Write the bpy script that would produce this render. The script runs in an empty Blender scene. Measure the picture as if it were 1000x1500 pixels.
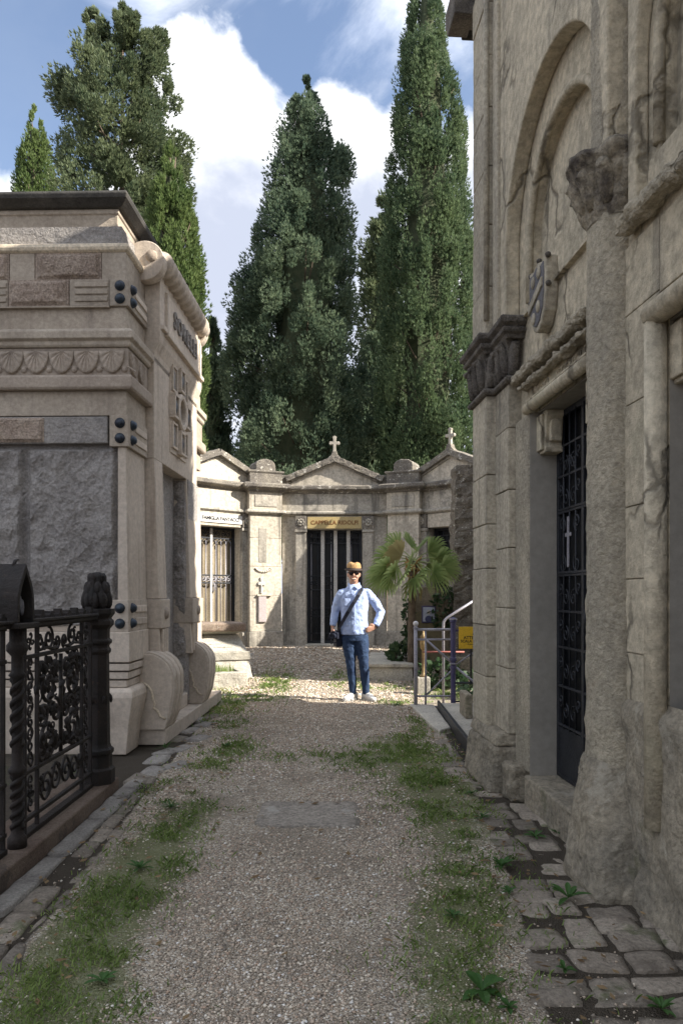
import bpy, bmesh, math, random
import numpy as np
from mathutils import Vector, Matrix, noise
R = math.radians
sc = bpy.context.scene
COL = sc.collection
random.seed(7)

# ------------------------------------------------------------------ camera
F = 1083.0          # focal length in photo pixels (photo 1000 x 1500)
CAM_H = 1.45
cam_d = bpy.data.cameras.new('camera')
cam = bpy.data.objects.new('camera', cam_d); COL.objects.link(cam)
cam.location = (0, 0, CAM_H); cam.rotation_euler = (R(90), 0, 0)
cam_d.sensor_fit = 'VERTICAL'; cam_d.sensor_height = 24.0; cam_d.sensor_width = 16.0
cam_d.lens = 24.0 * F / 1500.0
cam_d.shift_y = (868 - 750) / 1500.0
cam_d.clip_start = 0.05; cam_d.clip_end = 2000
sc.camera = cam

# ------------------------------------------------------------------ sky + sun
SUN_AZ = R(16)      # sun stands to the right (+X), this far round towards the camera's back
SUN_EL = R(34)
sun_dir = Vector((math.cos(SUN_AZ) * math.cos(SUN_EL), -math.sin(SUN_AZ) * math.cos(SUN_EL), math.sin(SUN_EL)))
W = bpy.data.worlds.new('World'); sc.world = W; W.use_nodes = True
wn = W.node_tree.nodes; wl = W.node_tree.links; wn.clear()
def wnode(t, **kw):
    n = wn.new(t)
    for k, v in kw.items(): setattr(n, k, v)
    return n
sky = wnode('ShaderNodeTexSky', sky_type='NISHITA', sun_disc=False)
sky.sun_elevation = SUN_EL
sky.sun_rotation = math.atan2(sun_dir.x, sun_dir.y)
sky.air_density = 1.0; sky.dust_density = 0.4; sky.ozone_density = 3.0
bg_sky = wnode('ShaderNodeBackground'); bg_sky.inputs['Strength'].default_value = 0.050
wl.new(sky.outputs[0], bg_sky.inputs['Color'])
tc = wnode('ShaderNodeTexCoord'); DIR = tc.outputs['Generated']
def px_dir(px, py): return Vector(((px - 500) / F, 1.0, (868 - py) / F)).normalized()
def wmath(op, a, b, c=None):
    n = wnode('ShaderNodeMath', operation=op)
    for i, v in enumerate((a, b, c)):
        if v is None: continue
        if isinstance(v, (int, float)): n.inputs[i].default_value = v
        else: wl.new(v, n.inputs[i])
    return n.outputs[0]
def wnoise(scale, det, ro, sc3, loc, dist=0.0):
    m = wnode('ShaderNodeMapping'); m.inputs['Scale'].default_value = sc3; m.inputs['Location'].default_value = loc; wl.new(DIR, m.inputs['Vector'])
    n = wnode('ShaderNodeTexNoise'); n.inputs['Scale'].default_value = scale; n.inputs['Detail'].default_value = det; n.inputs['Roughness'].default_value = ro; n.inputs['Distortion'].default_value = dist
    wl.new(m.outputs[0], n.inputs['Vector']); return n.outputs['Fac']
def wstep(v, a, b, ta=0.0, tb=1.0):
    m = wnode('ShaderNodeMapRange', interpolation_type='SMOOTHSTEP'); wl.new(v, m.inputs['Value'])
    for k, x in (('From Min', a), ('From Max', b), ('To Min', ta), ('To Max', tb)): m.inputs[k].default_value = x
    return m.outputs[0]
def blob(px, py, rad, wgt):
    dp = wnode('ShaderNodeVectorMath', operation='DOT_PRODUCT'); wl.new(DIR, dp.inputs[0]); dp.inputs[1].default_value = px_dir(px, py)
    return wstep(dp.outputs['Value'], math.cos(R(rad)), 1.0, 0, wgt)
def wmix(f, a, b):
    n = wnode('ShaderNodeMix', data_type='RGBA'); wl.new(f, n.inputs[0])
    for i, c in ((6, a), (7, b)):
        if isinstance(c, tuple): n.inputs[i].default_value = (*c, 1)
        else: wl.new(c, n.inputs[i])
    return n.outputs[2]
sep = wnode('ShaderNodeSeparateXYZ'); wl.new(DIR, sep.inputs[0]); Z = sep.outputs['Z']
# a bank of cumulus standing round the horizon, its billowing top edge about 30 degrees up
nb = wnoise(4.0, 12, .55, (1, 1, 1.2), (.37, .2, .13), .3)
v = wmath('SUBTRACT', .525, Z); v = wmath('MULTIPLY_ADD', wmath('SUBTRACT', nb, .5), .80, v)
for q in ((300, 130, 7, .10), (285, 60, 5, .06), (545, 170, 6, .06), (330, 300, 12, .16), (560, 330, 12, .16), (50, 190, 10, -.16), (505, 130, 8, -.15), (355, 125, 5, -.12), (690, 170, 5, -.10), (10, 262, 4, .10)): v = wmath('ADD', v, blob(*q))
v = wmath('MULTIPLY_ADD', wmath('SUBTRACT', wnoise(15, 8, .6, (1, 1, 1.1), (1.2, 4.4, .3), .4), .5), .16, v)
bank = wstep(v, -.035, .075)
n2 = wnoise(5.5, 9, .55, (1, 1, 1.3), (2.3, .7, 1.13), .2)
depth = wmath('MULTIPLY_ADD', wmath('SUBTRACT', n2, .5), 1.15, v)          # billows catch light near their upper edge, greyer bellies below
c_bank = wmix(wstep(depth, .03, .40), (.88, .885, .90), (.40, .435, .53))
# thin broken veil above it
nv = wnoise(3.2, 10, .62, (1, 1, 1.8), (5.1, 1.7, .4), .5)
vv = nv
for q in ((45, 190, 10, -.24), (20, 100, 8, -.10), (505, 125, 8, -.24), (350, 120, 6, -.22), (690, 165, 6, -.22)): vv = wmath('ADD', vv, blob(*q))
veil = wstep(vv, .27, .60, .10, .95)
c_veil = wmix(wstep(n2, .35, .65), (.60, .66, .80), (.88, .91, .96))
c_cl = wmix(bank, c_veil, c_bank)
fac = wmath('MAXIMUM', bank, veil)
bg_cl = wnode('ShaderNodeBackground'); bg_cl.inputs['Strength'].default_value = 0.415
wl.new(c_cl, bg_cl.inputs['Color'])
mix = wnode('ShaderNodeMixShader'); wl.new(fac, mix.inputs[0]); wl.new(bg_sky.outputs[0], mix.inputs[1]); wl.new(bg_cl.outputs[0], mix.inputs[2])
wo = wnode('ShaderNodeOutputWorld'); wl.new(mix.outputs[0], wo.inputs['Surface'])

sun_d = bpy.data.lights.new('sun', 'SUN'); sun_d.energy = 2.8; sun_d.angle = R(0.53); sun_d.color = (1.0, .93, .82)
sun = bpy.data.objects.new('sun', sun_d); COL.objects.link(sun)
sun.rotation_euler = sun_dir.to_track_quat('Z', 'Y').to_euler(); sun.location = (20, -6, 30)
sc.view_settings.view_transform = 'Standard'; sc.view_settings.look = 'None'
sc.view_settings.exposure = 2.08; sc.view_settings.gamma = 1.0; sc.view_settings.use_curve_mapping = False
sc.render.engine = 'CYCLES'
sc.cycles.use_denoising = True
sc.cycles.max_bounces = 6; sc.cycles.diffuse_bounces = 4; sc.cycles.glossy_bounces = 2; sc.cycles.transmission_bounces = 3
# ------------------------------------------------------------------ helpers
def G(px, py):                      # ground point (z = 0) seen at a photo pixel
    D = CAM_H * F / (py - 868.0); return ((px - 500) / F * D, D)
def link(o, parent=None):
    COL.objects.link(o)
    if parent is not None: o.parent = parent
    return o
def tag(o, label, cat, group=None, kind=None):
    o['label'] = label
    if cat: o['category'] = cat
    if group: o['group'] = group
    if kind: o['kind'] = kind
    return o
def thing(name, label, cat, loc=(0, 0, 0), rz=0.0, group=None):
    o = bpy.data.objects.new(name, None); COL.objects.link(o)
    o.location = loc; o.rotation_euler = (0, 0, rz); o.empty_display_size = .1
    return tag(o, label, cat, group)
def nz(x, y, z, f=1.0): return noise.noise(Vector((x * f, y * f, z * f)))
def fbm(p, f=1.0, oct=4): return noise.fractal(Vector(p) * f, 0.9, 2.0, oct)

class MB:
    def __init__(s): s.v = []; s.f = []
    def add(s, vs, fs):
        o = len(s.v); s.v.extend([tuple(p) for p in vs]); s.f.extend([tuple(i + o for i in f) for f in fs]); return s
    def box(s, x0, x1, y0, y1, z0, z1):
        return s.add([(x0,y0,z0),(x1,y0,z0),(x1,y1,z0),(x0,y1,z0),(x0,y0,z1),(x1,y0,z1),(x1,y1,z1),(x0,y1,z1)],
                     [(0,3,2,1),(4,5,6,7),(0,1,5,4),(1,2,6,5),(2,3,7,6),(3,0,4,7)])
    def frustum(s, b, t, z0, z1):   # b, t = (x0,x1,y0,y1)
        return s.add([(b[0],b[2],z0),(b[1],b[2],z0),(b[1],b[3],z0),(b[0],b[3],z0),(t[0],t[2],z1),(t[1],t[2],z1),(t[1],t[3],z1),(t[0],t[3],z1)],
                     [(0,3,2,1),(4,5,6,7),(0,1,5,4),(1,2,6,5),(2,3,7,6),(3,0,4,7)])
    def prism(s, poly, axis, d0, d1):   # poly in the other two coords: axis x:(y,z) y:(x,z) z:(x,y)
        n = len(poly)
        def P(a, b, d): return {'x': (d, a, b), 'y': (a, d, b), 'z': (a, b, d)}[axis]
        vs = [P(a, b, d0) for a, b in poly] + [P(a, b, d1) for a, b in poly]
        fs = [tuple(range(n))[::-1], tuple(range(n, 2 * n))] + [(i, (i + 1) % n, n + (i + 1) % n, n + i) for i in range(n)]
        return s.add(vs, fs)
    def lathe(s, prof, seg=16, c=(0, 0, 0), a0=0.0, ph=0.0, axis='z'):
        vs = []; fs = []; m = len(prof)
        for i in range(seg):
            a = ph + 2 * math.pi * i / seg
            for r, z in prof:
                p = (r * math.cos(a), r * math.sin(a), z)
                if axis == 'x': p = (p[2], p[0], p[1])
                elif axis == 'y': p = (p[0], -p[2], p[1])
                vs.append((c[0] + p[0], c[1] + p[1], c[2] + p[2]))
        for i in range(seg):
            j = (i + 1) % seg
            for k in range(m - 1): fs.append((i * m + k, j * m + k, j * m + k + 1, i * m + k + 1))
        if prof[0][0] > 1e-5: fs.append(tuple(i * m for i in range(seg))[::-1])
        if prof[-1][0] > 1e-5: fs.append(tuple(i * m + m - 1 for i in range(seg)))
        return s.add(vs, fs)
    def tube(s, pts, r, n=6, caps=True, flat=1.0):
        pts = [Vector(p) for p in pts]; m = len(pts)
        rs = r if isinstance(r, (list, tuple)) else [r] * m
        t0 = (pts[1] - pts[0]).normalized(); up = Vector((0, 0, 1)) if abs(t0.z) < .9 else Vector((1, 0, 0))
        u = t0.cross(up).normalized(); vs = []; fs = []
        for i, p in enumerate(pts):
            t = (pts[min(i + 1, m - 1)] - pts[max(i - 1, 0)]).normalized()
            u = (u - t * u.dot(t)).normalized(); w = t.cross(u)
            for k in range(n):
                a = 2 * math.pi * k / n; vs.append(p + (u * math.cos(a) + w * math.sin(a) * flat) * rs[i])
        for i in range(m - 1):
            for k in range(n): fs.append((i*n+k, i*n+(k+1)%n, (i+1)*n+(k+1)%n, (i+1)*n+k))
        if caps: fs.append(tuple(range(n))[::-1]); fs.append(tuple((m-1)*n + k for k in range(n)))
        return s.add(vs, fs)
    def loft(s, secs, n=14):        # secs: (center, half_a, half_b, axis_u, axis_w)
        vs = []; fs = []; m = len(secs)
        for c, a, b, u, w in secs:
            c = Vector(c); u = Vector(u).normalized(); w = Vector(w).normalized()
            for k in range(n):
                t = 2 * math.pi * k / n; vs.append(c + u * (a * math.cos(t)) + w * (b * math.sin(t)))
        for i in range(m - 1):
            for k in range(n): fs.append((i*n+k, i*n+(k+1)%n, (i+1)*n+(k+1)%n, (i+1)*n+k))
        fs.append(tuple(range(n))[::-1]); fs.append(tuple((m-1)*n + k for k in range(n)))
        return s.add(vs, fs)
    def ell(s, c, r, nu=12, nv=8):
        vs = []; fs = []
        for j in range(nv + 1):
            t = math.pi * j / nv
            for i in range(nu):
                a = 2 * math.pi * i / nu
                vs.append((c[0] + r[0]*math.sin(t)*math.cos(a), c[1] + r[1]*math.sin(t)*math.sin(a), c[2] - r[2]*math.cos(t)))
        for j in range(nv):
            for i in range(nu): fs.append((j*nu+i, j*nu+(i+1)%nu, (j+1)*nu+(i+1)%nu, (j+1)*nu+i))
        return s.add(vs, fs)
    def sweep(s, path, prof):       # profile (out, z) closed polygon, swept along plan polyline; outward = right of travel
        n = len(path); P = [Vector((p[0], p[1])) for p in path]; vs = []; fs = []; m = len(prof)
        for i in range(n):
            d1 = (P[i] - P[i-1]).normalized() if i > 0 else (P[1] - P[0]).normalized()
            d2 = (P[i+1] - P[i]).normalized() if i < n - 1 else d1
            n1 = Vector((d1.y, -d1.x)); n2 = Vector((d2.y, -d2.x)); b = (n1 + n2)
            b = b / max(b.dot(n1), .2)
            for o, z in prof: vs.append((P[i].x + b.x * o, P[i].y + b.y * o, z))
        for i in range(n - 1):
            for k in range(m): fs.append((i*m+k, i*m+(k+1)%m, (i+1)*m+(k+1)%m, (i+1)*m+k))
        fs.append(tuple(range(m))); fs.append(tuple((n-1)*m + k for k in range(m))[::-1])
        return s.add(vs, fs)
    def panel(s, o, ux, uz, un, w, h, nx, nzz, amp, freq, seed=0.0, edge=.12, pw=1.0):
        """rough quarry-faced panel: origin o, axes ux (width) uz (height) un (outward)"""
        o = Vector(o); ux = Vector(ux); uz = Vector(uz); un = Vector(un); vs = []; fs = []
        for j in range(nzz + 1):
            for i in range(nx + 1):
                a = i / nx; b = j / nzz; p = o + ux * (a * w) + uz * (b * h)
                e = min(a * w, (1 - a) * w, b * h, (1 - b) * h) / edge; e = max(0, min(1, e)); e = e * e * (3 - 2 * e)
                q = Vector((a * w + seed, b * h * .9, seed * 1.7)) * freq
                v = noise.ridged_multi_fractal(q, 1.0, 2.1, 4, 1.0, 2.0) * .35 + noise.fractal(q * .5, 1, 2, 3) * .6
                vs.append(p + un * (e * amp * (.55 + v * pw)))
        for j in range(nzz):
            for i in range(nx): k = j * (nx + 1) + i; fs.append((k, k + 1, k + nx + 2, k + nx + 1))
        return s.add(vs, fs)
    def jitter(s, amp, f=6.0, seed=0.0):
        s.v = [(x + amp * nz(x + seed, y, z, f), y + amp * nz(x, y + 31 + seed, z, f), z + amp * nz(x, y, z + 57 + seed, f)) for x, y, z in s.v]; return s
    def mesh(s, name, smooth=False, fix=True):
        me = bpy.data.meshes.new(name); me.from_pydata(s.v, [], s.f)
        if fix:
            bm = bmesh.new(); bm.from_mesh(me); bmesh.ops.recalc_face_normals(bm, faces=bm.faces); bm.to_mesh(me); bm.free()
        if smooth: me.shade_smooth()
        return me
    def build(s, name, mat, parent=None, bevel=0.0, smooth=False, seg=2, kind=None, fix=True, loc=None):
        me = s.mesh(name, smooth, fix); me.materials.append(mat)
        o = bpy.data.objects.new(name, me); link(o, parent)
        if bevel > 0:
            b = o.modifiers.new('bevel', 'BEVEL'); b.width = bevel; b.segments = seg; b.limit_method = 'ANGLE'; b.angle_limit = R(35)
            b.harden_normals = False
        if kind: o['kind'] = kind
        if loc: o.location = loc
        return o
def copy_of(o, parent, loc=None, rot=None, scale=None):
    c = o.copy(); COL.objects.link(c); c.parent = parent
    if loc is not None: c.location = loc
    if rot is not None: c.rotation_euler = rot
    if scale is not None: c.scale = scale
    return c
def copy_tree(o, parent=None):
    c = o.copy(); COL.objects.link(c); c.parent = parent
    for ch in list(o.children): copy_tree(ch, c)
    return c
def chip(o, amp=.006, sub=3, size=.12, mid=.5):    # worn stone: subdivide + noise displacement kept as modifiers
    m = o.modifiers.new('sub', 'SUBSURF'); m.subdivision_type = 'SIMPLE'; m.levels = sub; m.render_levels = sub
    t = bpy.data.textures.get('chip%.3f' % size) or bpy.data.textures.new('chip%.3f' % size, 'CLOUDS'); t.noise_scale = size; t.noise_depth = 3
    d = o.modifiers.new('disp', 'DISPLACE'); d.texture = t; d.strength = amp; d.mid_level = mid; d.texture_coords = 'GLOBAL'
    return o
def remesh(o, voxel, smooth_it=4, fac=.5):
    m = o.modifiers.new('remesh', 'REMESH'); m.mode = 'VOXEL'; m.voxel_size = voxel; m.use_smooth_shade = True
    if smooth_it:
        k = o.modifiers.new('smooth', 'SMOOTH'); k.iterations = smooth_it; k.factor = fac
    return o
def text_mesh(txt, size, depth, align='CENTER', shear=0, space=1.0, bold=0.0):
    cu = bpy.data.curves.new('t', 'FONT'); cu.body = txt; cu.size = size; cu.extrude = depth; cu.align_x = align; cu.align_y = 'CENTER'
    cu.space_character = space; cu.offset = bold; cu.resolution_u = 3
    o = bpy.data.objects.new('t', cu); COL.objects.link(o)
    dg = bpy.context.evaluated_depsgraph_get(); me = bpy.data.meshes.new_from_object(o.evaluated_get(dg))
    bpy.data.objects.remove(o); bpy.data.curves.remove(cu); return me
def text_obj(name, txt, size, depth, mat, parent, loc, rot, **kw):
    me = text_mesh(txt, size, depth, **kw); me.name = name; me.materials.clear(); me.materials.append(mat)
    o = bpy.data.objects.new(name, me); link(o, parent); o.location = loc; o.rotation_euler = rot; return o
def arc(cx, cz, r, a0, a1, n): return [(cx + r * math.cos(a0 + (a1 - a0) * i / n), cz + r * math.sin(a0 + (a1 - a0) * i / n)) for i in range(n + 1)]
def spiral(cx, cz, r0, turns, a0, sgn=1, n=22, r1=.12):
    return [(cx + r0 * (1 - (1 - r1) * i / n) * math.cos(a0 + sgn * turns * 2 * math.pi * i / n),
             cz + r0 * (1 - (1 - r1) * i / n) * math.sin(a0 + sgn * turns * 2 * math.pi * i / n)) for i in range(n + 1)]

# ------------------------------------------------------------------ materials
MATS = {}
def mat(name, c1, c2, scale=2.5, rough=.88, bump=.35, bscale=45, spots=(), streak=None, metal=0.0, cracks=None, rnd=.10, grain=.35, bump2=0.0, b2scale=7, spec=.3, speck=None):
    if name in MATS: return MATS[name]
    m = bpy.data.materials.new(name); m.use_nodes = True; N = m.node_tree.nodes; L = m.node_tree.links; N.clear()
    out = N.new('ShaderNodeOutputMaterial'); bs = N.new('ShaderNodeBsdfPrincipled'); L.new(bs.outputs[0], out.inputs[0])
    bs.inputs['Roughness'].default_value = rough; bs.inputs['Metallic'].default_value = metal; bs.inputs['Specular IOR Level'].default_value = spec
    geo = N.new('ShaderNodeNewGeometry'); P = geo.outputs['Position']
    def noi(s, det=6, ro=.6, vec=P, dist=0.0):
        t = N.new('ShaderNodeTexNoise'); t.inputs['Scale'].default_value = s; t.inputs['Detail'].default_value = det; t.inputs['Roughness'].default_value = ro
        t.inputs['Distortion'].default_value = dist; L.new(vec, t.inputs['Vector']); return t.outputs['Fac']
    def rmp(v, a, b, va=0.0, vb=1.0):
        t = N.new('ShaderNodeMapRange'); t.interpolation_type = 'SMOOTHSTEP'; L.new(v, t.inputs['Value']); t.inputs['From Min'].default_value = a; t.inputs['From Max'].default_value = b
        t.inputs['To Min'].default_value = va; t.inputs['To Max'].default_value = vb; return t.outputs[0]
    def mixc(f, a, b, bt='MIX'):
        t = N.new('ShaderNodeMix'); t.data_type = 'RGBA'; t.blend_type = bt
        if isinstance(f, float): t.inputs[0].default_value = f
        else: L.new(f, t.inputs[0])
        for i, c in ((6, a), (7, b)):
            if isinstance(c, tuple): t.inputs[i].default_value = (*c, 1)
            else: L.new(c, t.inputs[i])
        return t.outputs[2]
    col = mixc(rmp(noi(scale, 7, .62), .33, .67), c1, c2)
    g = rmp(noi(scale * 14, 5, .7), .25, .75, 1 - grain, 1 + grain * .8)
    gc = N.new('ShaderNodeCombineColor'); [L.new(g, gc.inputs[i]) for i in range(3)]
    col = mixc(1.0, col, gc.outputs[0], 'MULTIPLY')
    if streak:
        sm = N.new('ShaderNodeMapping'); sm.inputs['Scale'].default_value = (7, 7, .55); L.new(P, sm.inputs['Vector'])
        col = mixc(rmp(noi(1.0, 6, .65, sm.outputs[0]), streak[1], streak[1] + .22, 0, streak[2]), col, streak[0])
    for (c, th, s, wd, amt) in spots:
        col = mixc(rmp(noi(s, 7, .68), th, th + wd, 0, amt), col, c)
    if rnd:
        oi = N.new('ShaderNodeObjectInfo'); r_ = rmp(oi.outputs['Random'], 0, 1, 1 - rnd, 1 + rnd)
        rc = N.new('ShaderNodeCombineColor'); [L.new(r_, rc.inputs[i]) for i in range(3)]
        col = mixc(1.0, col, rc.outputs[0], 'MULTIPLY')
    h = noi(bscale, 6, .7)
    if bump2:
        ad = N.new('ShaderNodeMath'); ad.operation = 'MULTIPLY_ADD'; L.new(noi(b2scale, 5, .6, dist=.6), ad.inputs[0]); ad.inputs[1].default_value = bump2; L.new(h, ad.inputs[2]); h = ad.outputs[0]
    if cracks:
        dv = N.new('ShaderNodeTexNoise'); dv.inputs['Scale'].default_value = 3.0; dv.inputs['Detail'].default_value = 5; L.new(P, dv.inputs['Vector'])
        va = N.new('ShaderNodeVectorMath'); va.operation = 'MULTIPLY_ADD'; L.new(dv.outputs['Color'], va.inputs[0]); va.inputs[1].default_value = (.5, .5, .5); L.new(P, va.inputs[2])
        mpp = N.new('ShaderNodeMapping'); mpp.inputs['Scale'].default_value = cracks[2]; L.new(va.outputs[0], mpp.inputs['Vector'])
        vo = N.new('ShaderNodeTexVoronoi'); vo.feature = 'DISTANCE_TO_EDGE'; vo.inputs['Scale'].default_value = cracks[0]; L.new(mpp.outputs[0], vo.inputs['Vector'])
        msk = rmp(noi(1.1, 3, .5), .42, .54)
        cl = rmp(vo.outputs['Distance'], .0, cracks[1], 1, 0)
        mm = N.new('ShaderNodeMath'); mm.operation = 'MULTIPLY'; L.new(cl, mm.inputs[0]); L.new(msk, mm.inputs[1])
        ad = N.new('ShaderNodeMath'); ad.operation = 'MULTIPLY_ADD'; L.new(mm.outputs[0], ad.inputs[0]); ad.inputs[1].default_value = -1.2; L.new(h, ad.inputs[2]); h = ad.outputs[0]
        col = mixc(mm.outputs[0], col, tuple(c * .35 for c in c1))
    L.new(col, bs.inputs['Base Color'])
    bp = N.new('ShaderNodeBump'); bp.inputs['Strength'].default_value = bump; bp.inputs['Distance'].default_value = .02; L.new(h, bp.inputs['Height']); L.new(bp.outputs[0], bs.inputs['Normal'])
    MATS[name] = m; return m
def leafmat(name, c1, c2, rough=.6, trans=.25):
    m = bpy.data.materials.new(name); m.use_nodes = True; N = m.node_tree.nodes; L = m.node_tree.links; N.clear()
    out = N.new('ShaderNodeOutputMaterial'); bs = N.new('ShaderNodeBsdfPrincipled'); bs.inputs['Roughness'].default_value = rough; bs.inputs['Specular IOR Level'].default_value = .25
    geo = N.new('ShaderNodeNewGeometry'); t = N.new('ShaderNodeTexNoise'); t.inputs['Scale'].default_value = .9; t.inputs['Detail'].default_value = 4; L.new(geo.outputs['Position'], t.inputs['Vector'])
    ad = N.new('ShaderNodeMath'); ad.operation = 'MULTIPLY_ADD'; L.new(geo.outputs['Random Per Island'], ad.inputs[0]); ad.inputs[1].default_value = .5; L.new(t.outputs['Fac'], ad.inputs[2])
    mr = N.new('ShaderNodeMapRange'); mr.inputs['From Min'].default_value = .4; mr.inputs['From Max'].default_value = 1.05; L.new(ad.outputs[0], mr.inputs['Value'])
    mx = N.new('ShaderNodeMix'); mx.data_type = 'RGBA'; mx.inputs[6].default_value = (*c1, 1); mx.inputs[7].default_value = (*c2, 1); L.new(mr.outputs[0], mx.inputs[0])
    L.new(mx.outputs[2], bs.inputs['Base Color'])
    tr = N.new('ShaderNodeBsdfTranslucent'); L.new(mx.outputs[2], tr.inputs[0]); ms = N.new('ShaderNodeMixShader'); ms.inputs[0].default_value = trans
    L.new(bs.outputs[0], ms.inputs[1]); L.new(tr.outputs[0], ms.inputs[2]); L.new(ms.outputs[0], out.inputs[0]); MATS[name] = m; return m
def plain(name, c, rough=.6, metal=0.0, bump=.15, bs=60, grain=.15): return mat(name, c, tuple(x * .8 for x in c), 4, rough, bump, bs, metal=metal, grain=grain, rnd=0)

M_lmwarm = mat('pinkish brown sandstone', (.49, .42, .345), (.56, .485, .405), 1.6, .9, .3, 60, spots=(((.25, .19, .155), .58, 1.3, .16, .55), ((.60, .50, .42), .64, 6, .1, .35)), streak=((.22, .175, .145), .54, .6), grain=.18)
M_lmgrey = mat('quarry faced grey stone', (.27, .25, .235), (.37, .345, .32), 3.0, .92, 1.0, 30, spots=(((.37, .35, .335), .58, 9, .1, .5), ((.10, .10, .105), .6, 2.2, .15, .5)), bump2=1.8, b2scale=11)
M_lmup = mat('weathered brown sandstone', (.32, .27, .215), (.40, .345, .28), 2.0, .9, .35, 60, spots=(((.15, .125, .105), .56, 1.8, .16, .6), ((.44, .385, .32), .63, 5, .12, .4)), streak=((.15, .125, .11), .53, .6), grain=.22)
M_lmpick = mat('picked sandstone', (0.390, 0.305, 0.247), (0.481, 0.390, 0.312), 4, .95, 1.0, 90, bump2=1.0, b2scale=45, grain=.5)
M_lmbuff = mat('sunlit buff band', (0.552, 0.471, 0.356), (0.644, 0.552, 0.425), 3, .9, .3, 60, streak=((.28, .23, .18), .56, .6))  # sunlight on the string moulding is put into this paler buff
M_lmoak = mat('brown frieze stone', (.32, .265, .215), (.385, .325, .265), 2.5, .9, .3, 60, spots=(((.19, .155, .135), .56, 2.4, .15, .6),), grain=.2)
M_bronze = mat('dark patinated bronze', (.03, .035, .05), (.05, .07, .09), 9, .45, .2, 80, metal=.5, spec=.5)
M_roof = mat('dark roof stone', (.045, .043, .04), (.08, .075, .068), 4, .8, .3, 40)
M_rc = mat('grey buff render', (.56, .49, .365), (.43, .38, .285), 1.2, .93, .7, 70, spots=(((.48, .45, .32), .56, .9, .2, .6), ((.34, .305, .24), .57, .7, .14, .55), ((.54, .48, .365), .6, 2.2, .12, .6), ((.19, .175, .145), .61, 2.6, .10, .7)), streak=((.18, .165, .135), .54, .75), cracks=(1.7, .045, (1, 1, .5)), bump2=.8, b2scale=11, rnd=.05)
M_rcblock = mat('grey ashlar', (.46, .41, .315), (.34, .305, .24), 2.0, .92, .6, 60, spots=(((.16, .145, .12), .58, 3.2, .14, .65), ((.46, .41, .31), .62, 5, .1, .5)), streak=((.15, .135, .115), .52, .7), bump2=.6, b2scale=12, rnd=.12)
M_rccol = mat('pitted eroded stone', (.52, .46, .35), (.38, .34, .265), 2.6, .96, 1.0, 75, spots=(((.24, .215, .17), .58, 4, .12, .7), ((.40, .31, .22), .60, 2.2, .12, .5), ((.56, .51, .40), .62, 14, .08, .5)), bump2=1.6, b2scale=26, grain=.3, rnd=0)
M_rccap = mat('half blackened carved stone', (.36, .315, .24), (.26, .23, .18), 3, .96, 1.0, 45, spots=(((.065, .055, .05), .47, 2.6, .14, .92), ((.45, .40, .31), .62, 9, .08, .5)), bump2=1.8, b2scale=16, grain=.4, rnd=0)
M_rcbase = mat('damp stained base stone', (.35, .305, .23), (.235, .21, .165), 2.2, .95, 1.0, 40, spots=(((.40, .365, .295), .57, 3.4, .08, .75), ((.10, .095, .08), .56, 2.0, .12, .65), ((.11, .12, .06), .60, 2.8, .10, .5)), bump2=1.6, b2scale=13, grain=.35, rnd=.08)
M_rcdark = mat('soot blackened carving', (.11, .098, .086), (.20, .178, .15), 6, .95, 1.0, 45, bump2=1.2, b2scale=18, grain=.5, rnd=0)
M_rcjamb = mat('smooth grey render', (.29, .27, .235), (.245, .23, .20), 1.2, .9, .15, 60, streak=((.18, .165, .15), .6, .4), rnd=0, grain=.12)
M_iron = mat('rusty black iron', (.012, .010, .009), (.026, .019, .016), 8, .62, .5, 60, spots=(((.09, .05, .032), .62, 12, .1, .6),), metal=.2, spec=.4)
M_irong = mat('blue black iron', (.018, .020, .025), (.032, .035, .042), 8, .5, .3, 60, metal=.3, spec=.4)
M_chap = mat('warm cream stone', (.56, .505, .415), (.45, .405, .335), 1.4, .9, .4, 55, spots=(((.25, .222, .185), .57, 1.5, .14, .7), ((.62, .555, .44), .62, 4, .12, .5)), streak=((.17, .155, .13), .52, .8), rnd=.08)
M_chapg = mat('grey stained stone', (.47, .43, .365), (.34, .315, .27), 1.6, .92, .5, 50, spots=(((.15, .14, .125), .54, 2.4, .14, .75), ((.56, .51, .42), .62, 6, .1, .5)), streak=((.13, .12, .105), .49, .85), rnd=.10)
M_lichen = mat('lichen crusted coping', (.145, .13, .115), (.25, .225, .185), 3.0, .95, .9, 40, spots=(((.55, .52, .46), .585, 10, .05, .9), ((.055, .05, .047), .58, 4, .1, .8), ((.36, .27, .14), .64, 13, .05, .7)), grain=.5, rnd=.05)
M_plaque = plain('white marble plaque', (.72, .70, .66), .5)
M_marble = mat('weathered pale marble', (.60, .57, .53), (.47, .45, .42), 3, .6, .2, 50, streak=((.3, .28, .26), .58, .5), rnd=.03)
M_ink = plain('black inlaid letters', (.02, .02, .022), .6)
M_gold = plain('ochre painted letters', (.22, .10, .035), .6)
M_goldpl = mat('gilded yellow panel', (.50, .38, .17), (.42, .33, .17), 4, .7, .2, 40, rnd=0)
M_dark = plain('unlit interior pane', (.006, .007, .009), .35)  # near-black pane, the darkness of the rooms put into its colour
M_curtain = mat('drawn beige curtain', (.30, .255, .18), (.24, .20, .145), 4, .9, .2, 30, rnd=0)
M_rock = mat('rough pebble dash stone', (.15, .13, .105), (.25, .22, .18), 6, .95, 1.0, 30, spots=(((.52, .50, .44), .585, 15, .05, .9),), bump2=2.0, b2scale=18, grain=.6, rnd=0)
M_tomb = mat('old tomb limestone', (0.504, 0.468, 0.396), (0.384, 0.360, 0.312), 3, .93, .5, 40, spots=(((.15, .145, .13), .56, 4, .12, .7), ((.58, .55, .49), .62, 12, .06, .7)), rnd=.08)
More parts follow.
